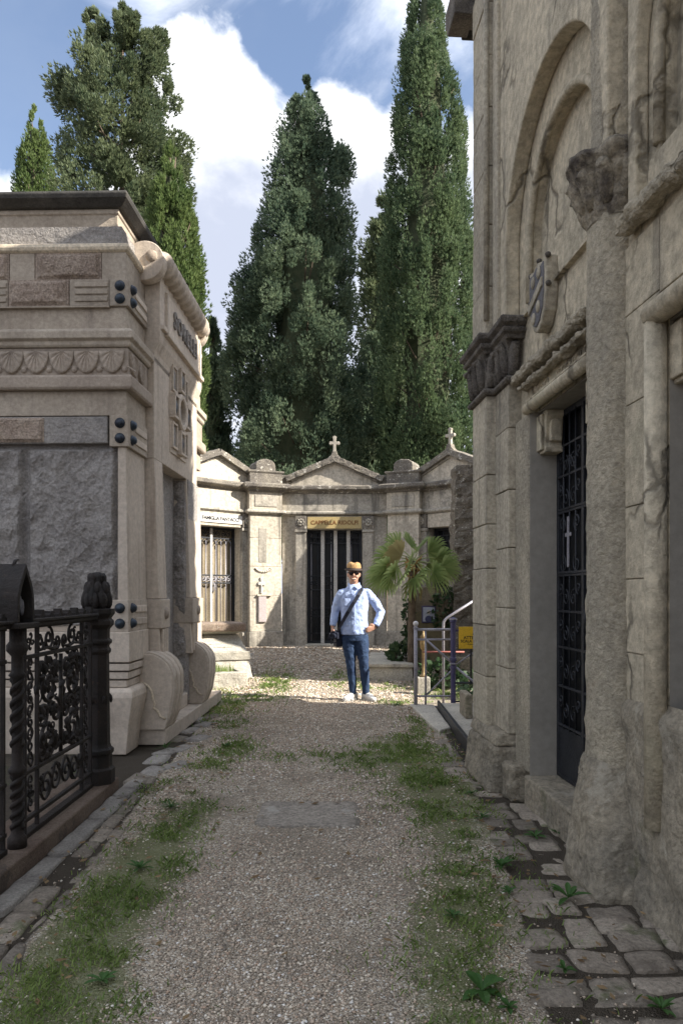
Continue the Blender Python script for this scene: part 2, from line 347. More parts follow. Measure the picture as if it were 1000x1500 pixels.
M_tombred = mat('reddish brown stone slab', (.21, .15, .115), (.30, .24, .19), 4, .9, .5, 40, spots=(((.48, .44, .38), .6, 12, .06, .7),), rnd=.05)
M_steel = mat('grey galvanised steel', (.36, .35, .37), (.27, .26, .30), 6, .45, .2, 60, metal=.4, rnd=0, spec=.5)
M_blue = mat('purple blue painted post', (.055, .05, .12), (.08, .07, .14), 6, .5, .2, 60, rnd=0, spec=.4)
M_yellow = plain('yellow sign enamel', (.78, .48, .04), .45)
M_brass = mat('tarnished brass', (.30, .22, .11), (.17, .12, .07), 8, .55, .2, 60, metal=.8, rnd=0)
M_leaf = leafmat('dark cypress foliage', (.055, .098, .068), (.20, .255, .155), .6, .4)
M_leafy = leafmat('yellow green cypress foliage', (.058, .105, .034), (.18, .24, .085), .6, .35)
M_leafc = leafmat('loose cypress foliage', (.052, .085, .050), (.185, .220, .115), .6, .35)
M_leafcy = leafmat('tall cypress foliage', (.050, .092, .052), (.175, .235, .115), .6, .35)
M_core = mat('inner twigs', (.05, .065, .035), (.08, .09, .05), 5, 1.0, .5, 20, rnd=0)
M_bark = mat('brown bark', (.10, .075, .055), (.16, .125, .095), 8, .95, 1.0, 30, rnd=.1)
M_grass = leafmat('grass blades', (.11, .19, .045), (.30, .38, .12), .6, .4)
M_weed = leafmat('weed leaves', (.03, .085, .02), (.065, .14, .035), .5, .3)
M_palm = leafmat('palm leaflets', (.20, .29, .10), (.42, .50, .22), .45, .45)
M_palmd = leafmat('dry palm leaflets', (.34, .28, .13), (.46, .40, .20), .7, .35)
M_ivy = leafmat('ivy leaves', (.02, .05, .02), (.07, .11, .05), .4, .2)
M_soil = mat('damp soil', (.055, .045, .034), (.085, .07, .052), 9, .98, 1.0, 40, spots=(((.045, .075, .022), .56, 5, .1, .7),), rnd=0)
M_pave = mat('brown grey paving stone', (.24, .205, .165), (.31, .27, .22), 4, .92, .8, 45, spots=(((.10, .115, .05), .54, 4, .12, .75), ((.40, .37, .31), .63, 10, .06, .5), ((.12, .10, .08), .56, 2.2, .1, .65)), bump2=1.2, b2scale=12, rnd=.28)
M_paveg = mat('grey mortar gutter', (0.336, 0.315, 0.280), (0.238, 0.217, 0.196), 5, .92, .8, 45, spots=(((.40, .38, .35), .62, 14, .06, .6), ((.07, .065, .055), .6, 5, .1, .6)), rnd=.1)
M_slab = mat('worn concrete slab', (.40, .355, .30), (.29, .26, .22), 3, .93, .8, 50, spots=(((.48, .45, .40), .58, 5, .08, .7), ((.16, .145, .12), .58, 3, .1, .6)), grain=.5, rnd=.1)
# ------------------------------------------------------------------ ground
def sstep(a, b, t):
    t = max(0.0, min(1.0, (t - a) / (b - a))); return t * t * (3 - 2 * t)
def gz(x, y): return .31 * sstep(10.6, 15.2, y)
def paver_edge(y): return np.interp(y, [2.0, 2.5, 3.6, 4.6, 6.0, 7.6], [.58, .66, .80, .88, 1.0, 1.02])
def left_edge(y): return np.interp(y, [2.0, 2.7, 3.6, 5.0, 6.3, 8.0, 9.6], [-1.24, -1.25, -1.28, -1.36, -1.42, -1.5, -1.55])
PATCH = [(-1.04, 4.88, .22, .35, 1.0), (-1.06, 4.3, .2, .4, 1), (-1.02, 3.8, .22, .4, 1), (-1.06, 3.3, .2, .4, 1), (-1.04, 2.9, .2, .3, 1), (-.95, 2.55, .25, .25, .9),
         (-1.0, 6.9, .16, .35, 1.1), (-1.05, 6.2, .18, .4, .7), (-1.5, 9.2, .3, .7, .9), (-1.2, 8.2, .2, .5, .5), (-1.05, 11.6, .22, .8, 1.1), (-1.1, 10.2, .3, .5, .7), (-1.75, 10.3, .2, .5, .8),
         (.36, 6.4, .34, .4, .95), (.62, 7.0, .3, .5, 1.1), (.52, 5.6, .28, .5, 1.05), (.72, 6.0, .24, .6, 1.0), (.66, 4.9, .2, .4, .85), (.64, 4.4, .2, .35, .8), (.60, 3.7, .2, .35, .95), (.52, 3.3, .22, .3, 1.0), (.45, 2.8, .22, .3, .8), (.40, 2.4, .2, .25, .6),
         (.72, 9.7, .2, .2, .7), (.0, 11.9, .25, .5, .5), (.5, 11.2, .4, .25, .55), (.95, 5.2, .1, 1.0, .35), (1.0, 4.2, .12, 1.0, .3), (.85, 8.0, .15, .5, .7), (-1.35, 5.6, .15, .5, .4), (-.4, 6.6, .7, .4, .28), (1.6, 10.6, .4, .8, .6)]
def gmask(x, y):
    m = 0.0
    for a, b, sa, sb, w in PATCH: m += w * np.exp(-((x - a) / sa) ** 2 - ((y - b) / sb) ** 2)
    return m
def ground_mat():
    m = bpy.data.materials.new('gravel path'); m.use_nodes = True; N = m.node_tree.nodes; L = m.node_tree.links; N.clear()
    out = N.new('ShaderNodeOutputMaterial'); bs = N.new('ShaderNodeBsdfPrincipled'); bs.inputs['Roughness'].default_value = .95; bs.inputs['Specular IOR Level'].default_value = .2; L.new(bs.outputs[0], out.inputs[0])
    P = N.new('ShaderNodeNewGeometry').outputs['Position']
    vo = N.new('ShaderNodeTexVoronoi'); vo.inputs['Scale'].default_value = 125; L.new(P, vo.inputs['Vector'])
    sepc = N.new('ShaderNodeSeparateColor'); L.new(vo.outputs['Color'], sepc.inputs[0])
    cr = N.new('ShaderNodeValToRGB'); e = cr.color_ramp.elements; e[0].color = (0.179, 0.150, 0.120, 1); e[1].color = (0.723, 0.708, 0.666, 1); e[1].position = 1
    for p, c in ((.35, (0.340, 0.293, 0.230, 1)), (.6, (0.477, 0.401, 0.310, 1)), (.86, (0.613, 0.534, 0.420, 1))): q = e.new(p); q.color = c
    L.new(sepc.outputs[0], cr.inputs[0])
    n = N.new('ShaderNodeTexNoise'); n.inputs['Scale'].default_value = 1.6; n.inputs['Detail'].default_value = 6; L.new(P, n.inputs['Vector'])
    at = N.new('ShaderNodeAttribute'); at.attribute_name = 'zone'; sz = N.new('ShaderNodeSeparateColor'); L.new(at.outputs['Color'], sz.inputs[0])
    n3 = N.new('ShaderNodeTexNoise'); n3.inputs['Scale'].default_value = 14; n3.inputs['Detail'].default_value = 6; L.new(P, n3.inputs['Vector'])
    def mth(op, a, b):
        t = N.new('ShaderNodeMath'); t.operation = op
        for i, v in enumerate((a, b)):
            if isinstance(v, float): t.inputs[i].default_value = v
            else: L.new(v, t.inputs[i])
        return t.outputs[0]
    def mx(f, a, b):
        t = N.new('ShaderNodeMix'); t.data_type = 'RGBA'; L.new(f, t.inputs[0])
        for i, c in ((6, a), (7, b)):
            if isinstance(c, tuple): t.inputs[i].default_value = (*c, 1)
            else: L.new(c, t.inputs[i])
        return t.outputs[2]
    def mr(v, a, b):
        t = N.new('ShaderNodeMapRange'); t.interpolation_type = 'SMOOTHSTEP'; L.new(v, t.inputs['Value']); t.inputs['From Min'].default_value = a; t.inputs['From Max'].default_value = b; return t.outputs[0]
    dirt = mr(mth('ADD', n.outputs['Fac'], mth('MULTIPLY', n3.outputs['Fac'], .4)), .60, .84)
    col = mx(mth('MULTIPLY', dirt, .75), cr.outputs[0], (.26, .22, .17))
    moss = mr(mth('MULTIPLY', sz.outputs[0], mth('ADD', n3.outputs['Fac'], .35)), .22, .62)
    col = mx(mth('MULTIPLY', moss, .75), col, (.13, .155, .055))
    soil = mr(mth('ADD', sz.outputs[1], mth('MULTIPLY', n3.outputs['Fac'], .5)), .6, .9)
    col = mx(soil, col, (.07, .058, .044))
    L.new(col, bs.inputs['Base Color'])
    bp = N.new('ShaderNodeBump'); bp.inputs['Strength'].default_value = .9; bp.inputs['Distance'].default_value = .012; bp.invert = True
    L.new(vo.outputs['Distance'], bp.inputs['Height']); b2 = N.new('ShaderNodeBump'); b2.inputs['Strength'].default_value = .5; b2.inputs['Distance'].default_value = .03
    L.new(n3.outputs['Fac'], b2.inputs['Height']); L.new(b2.outputs[0], bp.inputs['Normal']); L.new(bp.outputs[0], bs.inputs['Normal'])
    return m
xs = np.unique(np.round(np.concatenate([np.linspace(-400, -6, 12), np.arange(-6, -2.6, .3), np.arange(-2.6, 2.6, .05), np.arange(2.6, 6, .3), np.linspace(6, 400, 12)]), 4))
ys = np.unique(np.round(np.concatenate([np.linspace(-60, 1.6, 10), np.arange(1.8, 10, .05), np.arange(10, 18, .15), np.linspace(18, 900, 14)]), 4))
XX, YY = np.meshgrid(xs, ys)
ZZ = np.vectorize(gz)(XX, YY)
near = (np.abs(XX) < 2.6) & (YY > 1.7) & (YY < 18)
ZZ = ZZ + np.where(near, np.vectorize(lambda x, y: .014 * nz(x, y, 0, 2.1) + .006 * nz(x, y, 3, 7))(XX, YY), 0)
# a low tamped edge where the gravel meets the paving strips
edgeR = np.interp(YY, [2.0, 2.5, 3.6, 4.6, 6.0, 7.6, 8.2], [.58, .66, .80, .88, 1.0, 1.02, 1.6]); edgeL = np.interp(YY, [2.0, 2.7, 3.6, 5.0, 6.3, 8.0, 9.6, 10], [-1.24, -1.25, -1.28, -1.36, -1.42, -1.5, -1.55, -1.9])
soilm = np.clip(np.maximum((XX - edgeR) / .08, (edgeL - XX) / .08), 0, 1) * (YY < 9.8)
ZZ = ZZ - .012 * soilm * (YY < 9.5)
nxg, nyg = len(xs), len(ys)
verts = np.stack([XX.ravel(), YY.ravel(), ZZ.ravel()], 1)
idx = np.arange(nxg * nyg).reshape(nyg, nxg)
faces = np.stack([idx[:-1, :-1].ravel(), idx[:-1, 1:].ravel(), idx[1:, 1:].ravel(), idx[1:, :-1].ravel()], 1)
me = bpy.data.meshes.new('ground'); me.from_pydata(verts.tolist(), [], faces.tolist()); me.shade_smooth()
ca = me.color_attributes.new('zone', 'FLOAT_COLOR', 'POINT')
gm = np.clip(gmask(XX, YY), 0, 1.2)
arr = np.zeros((nxg * nyg, 4), np.float32); arr[:, 0] = gm.ravel(); arr[:, 1] = soilm.ravel(); arr[:, 3] = 1
ca.data.foreach_set('color', arr.ravel())
me.materials.append(ground_mat())
ground = link(bpy.data.objects.new('ground', me)); tag(ground, 'gravel path and ground of the cemetery lane', None, kind='structure')

def np_mesh(name, V, faces_n, nper, mat_, parent=None, smooth=False):
    """V (n*nper,3); every group of nper verts uses faces_n (k,m)"""
    V = np.asarray(V, np.float32); n = len(V) // nper; fn = np.asarray(faces_n, np.int32); k, m = fn.shape
    Fs = (fn[None] + (np.arange(n, dtype=np.int32) * nper)[:, None, None]).reshape(-1)
    me = bpy.data.meshes.new(name); me.vertices.add(len(V)); me.vertices.foreach_set('co', V.ravel())
    me.loops.add(len(Fs)); me.loops.foreach_set('vertex_index', Fs)
    me.polygons.add(n * k); me.polygons.foreach_set('loop_start', np.arange(n * k, dtype=np.int32) * m)
    me.update(calc_edges=True); me.validate()
    if smooth: me.shade_smooth()
    me.materials.append(mat_); return link(bpy.data.objects.new(name, me), parent)

# loose pebbles lying on the path
rng = np.random.default_rng(3)
def pebbles():
    n = 200000; y = 2.25 + (10.2 - 2.25) * rng.random(n) ** 1.75; x = -1.5 + 2.6 * rng.random(n)
    el = np.interp(y, [2.0, 2.7, 3.6, 5.0, 6.3, 8.0, 9.6, 10.2], [-1.24, -1.25, -1.28, -1.36, -1.42, -1.5, -1.5, -1.5]); er = np.interp(y, [2.0, 2.5, 3.6, 4.6, 6.0, 7.6, 10.2], [.58, .66, .80, .88, 1.0, 1.0, 1.0])
    dn = np.minimum(x - el, er - x)
    keep = rng.random(n) < np.clip(.06 + .94 * (dn + .02) / .12, 0.05, 1) * np.clip(1.12 - .75 * gmask(x, y), .15, 1)
    keep &= rng.random(n) < np.clip(.62 + 1.5*np.vectorize(lambda a, b: nz(a*1.6, b*.7, 21, 1.0))(x, y), .22, 1)
    keep &= ~((x > -.50) & (x < .06) & (y > 4.62) & (y < 5.08) & (rng.random(n) > .16 + .40*np.clip((-.15 - x)/.3, 0, 1) + .3*np.exp(-np.minimum(y - 4.6, 5.1 - y)/.08)))
    x = x[keep]; y = y[keep]; n = len(x)
    s = (.0027 + .0062 * rng.random(n) ** 3.0) * (1 + .10 * (y - 2.3))
    base = np.array([[1, 0, 0], [-1, 0, 0], [0, 1, 0], [0, -1, 0], [0, 0, 1], [0, 0, -1]], float)
    V = base[None] * (0.65 + .7 * rng.random((n, 6, 1))); V = V + (rng.random((n, 6, 3)) - .5) * .5
    V[:, :, 2] *= .62
    a = rng.random(n) * 6.283; c, s_ = np.cos(a)[:, None], np.sin(a)[:, None]
    Xr = V[:, :, 0] * c - V[:, :, 1] * s_; Yr = V[:, :, 0] * s_ + V[:, :, 1] * c
    z0 = np.vectorize(lambda x, y: .014 * nz(x, y, 0, 2.1) + .006 * nz(x, y, 3, 7))(x, y)
    V = np.stack([Xr * s[:, None] + x[:, None], Yr * s[:, None] + y[:, None], V[:, :, 2] * s[:, None] + (z0 + s * .25)[:, None]], 2).reshape(-1, 3)
    fs = [(0, 2, 4), (2, 1, 4), (1, 3, 4), (3, 0, 4), (2, 0, 5), (1, 2, 5), (3, 1, 5), (0, 3, 5)]
    m = bpy.data.materials.new('pebbles'); m.use_nodes = True; N = m.node_tree.nodes; L = m.node_tree.links; bs = N['Principled BSDF']; bs.inputs['Roughness'].default_value = .9
    g = N.new('ShaderNodeNewGeometry'); cr = N.new('ShaderNodeValToRGB'); e = cr.color_ramp.elements; e[0].color = (0.195, 0.167, 0.135, 1); e[1].color = (0.723, 0.708, 0.673, 1)
    for p, c in ((.3, (0.356, 0.300, 0.238, 1)), (.5, (0.494, 0.408, 0.318, 1)), (.68, (0.408, 0.293, 0.215, 1)), (.8, (0.579, 0.501, 0.396, 1)), (.93, (0.715, 0.642, 0.523, 1))): q = e.new(p); q.color = c
    L.new(g.outputs['Random Per Island'], cr.inputs[0]); L.new(cr.outputs[0], bs.inputs['Base Color'])
    # coarser scatter on the rise towards the far chapels
    n2 = 16000; y2 = 10.0 + 5.7*rng.random(n2); x2 = -1.9 + 3.0*rng.random(n2); s2 = .011 + .016*rng.random(n2)**2; b2 = base[None]*(.65 + .7*rng.random((n2, 6, 1))) + (rng.random((n2, 6, 3)) - .5)*.5
    z2 = np.vectorize(gz)(x2, y2) + np.vectorize(lambda x, y: .014 * nz(x, y, 0, 2.1) + .006 * nz(x, y, 3, 7))(x2, y2)
    V2 = np.stack([b2[:, :, 0]*s2[:, None] + x2[:, None], b2[:, :, 1]*s2[:, None] + y2[:, None], b2[:, :, 2]*s2[:, None]*.5 + (z2 + s2*.1)[:, None]], 2).reshape(-1, 3); V = np.concatenate([V, V2])
    o = np_mesh('gravel', V, fs, 6, m); tag(o, 'loose grey and beige pebbles of the gravel path', 'gravel', kind='stuff')
pebbles()

def blades():
    n = 520000; y = 2.2 + (13.5 - 2.2) * rng.random(n) ** 1.4; x = -2.0 + 4.0 * rng.random(n)
    clump = np.vectorize(lambda a, b: nz(a, b, 9, 5.5))(x, y)
    pm = np.clip(gmask(x, y), 0, 1.3) * np.clip(.45 + 1.6 * clump, 0, 1.3)
    keep = (rng.random(n) < pm * .40) & ~((x < -1.55) & (y < 5.6)) & ~((x < -1.62) & (y < 9.8)) & ~((x > 1.05) & (y < 6.5))
    x = x[keep]; y = y[keep]; n = len(x); h = (.005 + .017 * rng.random(n) ** 1.8) * (1 + .12 * y); w = (.0010 + .0012 * rng.random(n)) * (1 + .20 * y)
    a = rng.random(n) * 6.283; ln = h * (.5 + 1.1 * rng.random(n)); z = np.vectorize(gz)(x, y) + .004
    dx, dy = np.cos(a), np.sin(a)
    p0 = np.stack([x - dy * w, y + dx * w, z], 1); p1 = np.stack([x + dy * w, y - dx * w, z], 1)
    p2 = np.stack([x + dx * ln * .45 + dy * w * .8, y + dy * ln * .45 - dx * w * .8, z + h * .75], 1); p3 = np.stack([x + dx * ln, y + dy * ln, z + h], 1)
    p4 = np.stack([x + dx * ln * .45 - dy * w * .8, y + dy * ln * .45 + dx * w * .8, z + h * .75], 1)
    V = np.stack([p0, p1, p2, p3, p4], 1).reshape(-1, 3)
    o = np_mesh('grass', V, [(0, 1, 2, 3, 4)], 5, M_grass); tag(o, 'short patchy grass growing through the gravel', 'grass', kind='stuff')
blades()

# paving strips: single stones, children of the strip they lie in
strip_r = bpy.data.objects.new('paving_right', None); link(strip_r); tag(strip_r, 'worn irregular stone paving along the tall chapel wall', None, kind='structure')
strip_l = bpy.data.objects.new('paving_left', None); link(strip_l); tag(strip_l, 'broken stone and brick edging along the left side of the path', None, kind='structure')
def stone(parent, quad, top, mat_, rough=.008, name='paving_stone', th=.06, n=6, gap=.012):
    (ax, ay), (bx, by), (cx, cy), (dx, dy) = quad; ctr = ((ax+bx+cx+dx)/4, (ay+by+cy+dy)/4); mb = MB(); vs = []; fs = []
    sd = random.random() * 50; tl = (random.uniform(-.03, .03), random.uniform(-.03, .03))
    for j in range(n + 1):
        for i in range(n + 1):
            u, v = i / n, j / n
            x = (ax*(1-u)+bx*u)*(1-v) + (dx*(1-u)+cx*u)*v; y = (ay*(1-u)+by*u)*(1-v) + (dy*(1-u)+cy*u)*v
            e = min(u, 1-u, v, 1-v) * n; x += gap * nz(x, y, sd, 9); y += gap * nz(x, y, sd + 7, 9)
            drop = .007 if e < .5 else 0
            cor = (abs(u-.5) > .45) and (abs(v-.5) > .45)
            if cor: x += (ctr[0]-x) * .06; y += (ctr[1]-y) * .06
            vs.append((x, y, top - drop + rough * fbm((x, y, sd), 7) + (x-ctr[0])*tl[0] + (y-ctr[1])*tl[1]))
    for j in range(n):
        for i in range(n): k = j*(n+1)+i; fs.append((k, k+1, k+n+2, k+n+1))
    ring = [i for i in range(n+1)] + [(j)*(n+1)+n for j in range(1, n+1)] + [n*(n+1)+i for i in range(n-1, -1, -1)] + [j*(n+1) for j in range(n-1, 0, -1)]
    o = len(vs)
    for k in ring: vs.append((vs[k][0], vs[k][1], top - th))
    for q in range(len(ring)): fs.append((ring[q], o + q, o + (q+1) % len(ring), ring[(q+1) % len(ring)]))
    mb.add(vs, fs); return mb.build(name, mat_, parent, smooth=True)
def Wx(D): return 1.32 + .0645 * (5.18 - D)     # wall plane of the right chapel
random.seed(11)
y = 2.0
while y < 5.6:
    dl = random.uniform(.13, .22); x0 = float(paver_edge(y + dl/2)); x1 = Wx(y) + .05; nc = max(1, round((x1 - x0) / .20)); cut = [x0 + (x1 - x0) * (i + (random.uniform(-.16, .16) if 0 < i < nc else 0)) / nc for i in range(nc + 1)]
    for i in range(nc):
        off = random.uniform(-.06, .06) if nc > 1 else 0; g = random.uniform(.004, .012)
        if i == 0 and random.random() < .15: continue
        a, b = cut[i] + g, cut[i+1] - g; sk = random.uniform(-.03, .03)
        stone(strip_r, ((a, y+g+off), (b, y+g+off+sk), (b+random.uniform(-.02,.02), y+dl-g+off+sk), (a+random.uniform(-.02,.02), y+dl-g+off)), random.uniform(-.003, .008), M_pave)
    y += dl
y = 5.65
while y < 7.4:
    dl = random.uniform(.2, .34); x0 = float(paver_edge(y)); stone(strip_r, ((x0-.16, y+.01), (x0+.04, y+.01), (x0+.04, y+dl-.01), (x0-.16, y+dl-.01)), random.uniform(.0, .015), M_pave); y += dl
random.seed(5)
y = 1.9
while y < 5.9:      # pale mortar gutter next to the railing's kerb
    dl = random.uniform(.5, .8); stone(strip_l, ((-1.63, y), (-1.51, y), (-1.51, y+dl-.012), (-1.63, y+dl-.012)), .012, M_paveg, .006, 'gutter_stone', n=8); y += dl
y = 1.9
while y < 6.3:
    dl = random.uniform(.16, .30); xl = float(left_edge(y)); 
    a = -1.495; w = (xl - a)
    if random.random() < .78: stone(strip_l, ((a, y), (a + w*.55, y+random.uniform(-.02, .02)), (a + w*.55, y+dl-.015), (a, y+dl-.02)), random.uniform(-.006, .012), M_pave)
    if random.random() < .6: stone(strip_l, ((a + w*.62, y+.04), (a + w + random.uniform(-.05, .04), y+.05), (a + w + random.uniform(-.06, .03), y+dl), (a + w*.62, y+dl)), random.uniform(-.012, .008), M_pave)
    y += dl
for (px, py, ang) in ((262, 1122, .3), (245, 1100, .25), (268, 1096, .35), (290, 1082, .3), (257, 1082, .2), (278, 1070, .3), (300, 1062, .2), (230, 1112, .1), (288, 1053, .3), (308, 1050, .3), (225, 1130, .2), (205, 1140, .1)):
    X, Y = G(px, py); X = max(X, -1.66); c, s = math.cos(-ang), math.sin(-ang); w, l = .085, .15
    stone(strip_l, [(X + c*p - s*q, Y + s*p + c*q) for p, q in ((-w, -l), (w, -l), (w, l), (-w, l))], random.uniform(.006, .022), M_paveg if random.random() < .6 else M_pave, name='edging_brick', n=4)
# concrete cover slab sunk in the gravel
sl = stone(None, ((-.55, 4.58), (.11, 4.55), (.12, 5.12), (-.54, 5.14)), .010, M_slab, .006, 'cover_slab', n=12); tag(sl, 'worn square concrete slab sunk flush in the gravel path', 'slab')

def litter():
    r = np.random.default_rng(12); n = 2200; y = 2.3 + 13*r.random(n)**1.0; x = -1.6 + 3.0*r.random(n)
    edge = np.exp(-((x + 1.3)/.25)**2) + np.exp(-((x - .9)/.25)**2) + .10 + .9*(y > 12.2); k = r.random(n) < edge; x, y = x[k], y[k]; n = len(x)
    a = r.random(n)*6.283; L_ = (.010 + .014*r.random(n))*(1 + .08*y); z = np.vectorize(gz)(x, y) + .018; dx, dy = np.cos(a)*L_, np.sin(a)*L_
    V = np.stack([np.stack([x - dx, y - dy, z], 1), np.stack([x - dy*.45, y + dx*.45, z + .006*r.random(n)], 1), np.stack([x + dx, y + dy, z + .008*r.random(n)], 1), np.stack([x + dy*.45, y - dx*.45, z], 1)], 1).reshape(-1, 3)
    o = np_mesh('leaf_litter', V, [(0, 1, 2, 3)], 4, leafmat('dry leaves', (.10, .06, .03), (.30, .21, .11), .8, .2)); tag(o, 'scattered small dry leaves along the path edges', 'leaves', kind='stuff')
litter()
# ------------------------------------------------------------------ left mausoleum (local: x<0 along the front, y>0 along the side on the path)
lm = thing('stone_mausoleum', 'brown stone mausoleum with scallop frieze and rolled pediment behind the iron railing', 'mausoleum', (-1.92, 6.6, 0), -.026)
XL = -4.2; YE = 3.05
PTH = [(XL, 0), (0, 0), (0, YE)]
def ring(name, prof, m, b=.006, path=PTH): return MB().sweep(path, prof).build(name, m, lm, b)
MB().box(XL, -.06, .06, YE - .05, .1, 4.75).build('core_wall', M_lmgrey, lm)
# plinth: flared blocks with a rounded shoulder, moulded stack above
prof = [(-.3, 0), (.0, 0), (.03, .25), (.075, .46), (.085, .52), (.078, .57), (.05, .60), (-.3, .60)]
ring('plinth', prof, M_lmwarm, .008, [(XL, 0), (0, 0), (0, .36)]); ring('plinth', prof, M_lmwarm, .008, [(0, 2.58), (0, YE)])
for k in range(3): MB().sweep([(XL, 0), (0, 0), (0, .5)], [(-.2, .605 + k*.075), (.012 + .014*k, .605 + k*.075), (.012 + .014*k, .665 + k*.075), (-.2, .665 + k*.075)]).build('plinth_moulding', M_lmwarm, lm, .006)
ring('base_course', [(-.2, .83), (.045, .83), (.045, 1.10), (-.2, 1.10)], M_lmwarm, .008, [(XL, 0), (0, 0), (0, .56)])
ring('base_course', [(-.2, .1), (.02, .1), (.02, 1.10), (-.2, 1.10)], M_lmwarm, .008, [(0, 2.52), (0, YE)])
# corner piers, slightly battered side
MB().frustum((-.075, .02, -.002, .57), (-.075, 0, .0, .57), 1.38, 2.75).build('corner_pier', M_lmwarm, lm, .006)
MB().frustum((-.4, .02, 2.5, YE), (-.4, 0, 2.5, YE), 1.38, 2.75).build('corner_pier', M_lmwarm, lm, .006)
# quarry-faced ashlar on the front, one panel per stone
xs_ = [(-.08, -.90), (-.92, -1.75), (-1.77, -2.6), (-2.62, -3.4)]
for k, (a, b) in enumerate(xs_):
    mb = MB(); mb.panel((b, .055, 1.12), (1, 0, 0), (0, 0, 1), (0, -1, 0), a - b, 1.64, 90, 170, .06, 5.0, 3.3 + k * 4.1, .05, 1.25)
    mb.build('ashlar_block', M_lmgrey, lm, smooth=False)
MB().box(XL, -.08, .02, .07, 1.10, 1.16).build('ledge', M_lmwarm, lm, .01)
def boss_block(z0, z1, y_len, grooves_front=True, xfront=-.14, proud=.03):
    """corner block clasping the pier, with bosses and grooves"""
    cmat = M_lmup if z0 > 2 else M_lmwarm
    b = MB().sweep([(xfront, 0), (0, 0), (0, y_len)], [(-.1, z0), (proud, z0), (proud, z1), (-.1, z1)]).build('clasp_block', cmat, lm, .006)
    h = z1 - z0
    for dz in (.26, .74):
        for face in ('f', 's'):
            pr = [(.0, .045), (.022, .042), (.036, .028), (.040, .012), (.046, .010), (.046, -.005)]
            if face == 'f': MB().lathe(pr[::-1], 12, (-.045, -proud, z0 + h*dz), axis='y').build('boss', M_bronze, b, smooth=True)
            else: MB().lathe(pr[::-1], 12, (proud, .075, z0 + h*dz), axis='x').build('boss', M_bronze, b, smooth=True)
    for dz in (.30, .70):
        MB().box(proud - .01, proud + .012, .16, y_len - .04, z0 + h*(dz - .11), z0 + h*(dz + .11)).build('raised_fillet', M_lmwarm, b, .006)
    return b
boss_block(1.10, 1.385, .56); boss_block(2.75, 3.03, .56); boss_block(4.0, 4.24, .56)
# upper courses below the cornice
ring('upper_course', [(-.2, 3.03), (.006, 3.03), (.006, 3.25), (-.2, 3.25)], M_lmup, .006)
MB().box(XL, -.16, -.02, .1, 2.78, 3.02).build('band_course', M_lmgrey, lm, .01)
MB().panel((-1.35, -.022, 2.79), (1, 0, 0), (0, 0, 1), (0, -1, 0), .62, .22, 40, 16, .035, 9, 2.2, .03).build('picked_block', M_lmpick, lm)
# cornice with scallop frieze
ring('cornice', [(-.2, 3.25), (.06, 3.25), (.075, 3.27), (.075, 3.36), (.06, 3.38), (-.2, 3.38)], M_lmoak)
ring('frieze', [(-.2, 3.38), (.025, 3.38), (.025, 3.63), (-.2, 3.63)], M_lmoak)
ring('cornice', [(-.2, 3.63), (.04, 3.63), (.055, 3.65), (.055, 3.68), (.085, 3.70), (.085, 3.76), (.06, 3.79), (-.2, 3.79)], M_lmup)
def scallop_mesh():
    mb = MB(); r = .112; n = 42; rings = 7; vs = [(0, -.028, .0)]; fs = []
    for j in range(1, rings + 1):
        for i in range(n + 1):
            a = math.pi + math.pi * i / n; t = j / rings
            ridge = abs(math.sin(8.0 * math.pi * i / n)); rr = r * t
            y_ = -.008 - .024 * math.sin(min(1, t * 1.05) * math.pi * .75) * (.35 + .65 * ridge) * (1 - .25 * t)
            if t > .9: y_ = -.022
            vs.append((rr * math.cos(a), y_, rr * math.sin(a) * 1.75))
    for i in range(n): fs.append((0, 1 + i + 1, 1 + i))
    for j in range(rings - 1):
        for i in range(n): k = 1 + j * (n + 1) + i; fs.append((k, k + 1, k + n + 2, k + n + 1))
    o = len(vs)                                  # rim back to the wall
    for i in range(n + 1):
        k = 1 + (rings - 1) * (n + 1) + i; vs.append((vs[k][0], .003, vs[k][2]))
    for i in range(n): k = 1 + (rings - 1) * (n + 1) + i; fs.append((k, k + 1, o + i + 1, o + i))
    return mb.add(vs, fs).mesh('scallop', True)
scm = scallop_mesh(); scm.materials.append(M_lmoak)
def relief(name, me, parent, loc, rz, s=1.0):
    o = bpy.data.objects.new(name, me); link(o, parent); o.location = loc; o.rotation_euler = (0, 0, rz); o.scale = (s, s, s); return o
for k in range(14): relief('scallop', scm, lm, (-.115 - .226 * k, -.025, 3.598), 0)
for k in range(2): relief('scallop', scm, lm, (.025, .125 + .226 * k, 3.598), R(90))
hb = MB().lathe([(.0, .016), (.022, .012), (.03, 0), (.03, -.004)][::-1], 12, (0, 0, 0), axis='y').mesh('bead', True); hb.materials.append(M_lmoak)
for k in range(12): relief('bead', hb, lm, (-.002 - .226 * k - .001, -.025, 3.435), 0)
fr = MB()
for k in range(12):
    x = -.002 - .226 * k
    pts = [(x - .10 + .2 * i / 10, -.03, 3.41 + .05 * math.sin(math.pi * i / 10)) for i in range(11)]; fr.tube(pts, .007, 5)
fr.build('bead_garland', M_lmoak, lm)
ring('plain_course', [(-.2, 3.79), (.0, 3.79), (.0, 4.0), (-.2, 4.0)], M_lmup)
ring('drip_fillet', [(-.2, 3.985), (.04, 3.985), (.04, 4.0), (-.2, 4.0)], M_lmup, .003, [(XL, 0), (-.14, 0)])
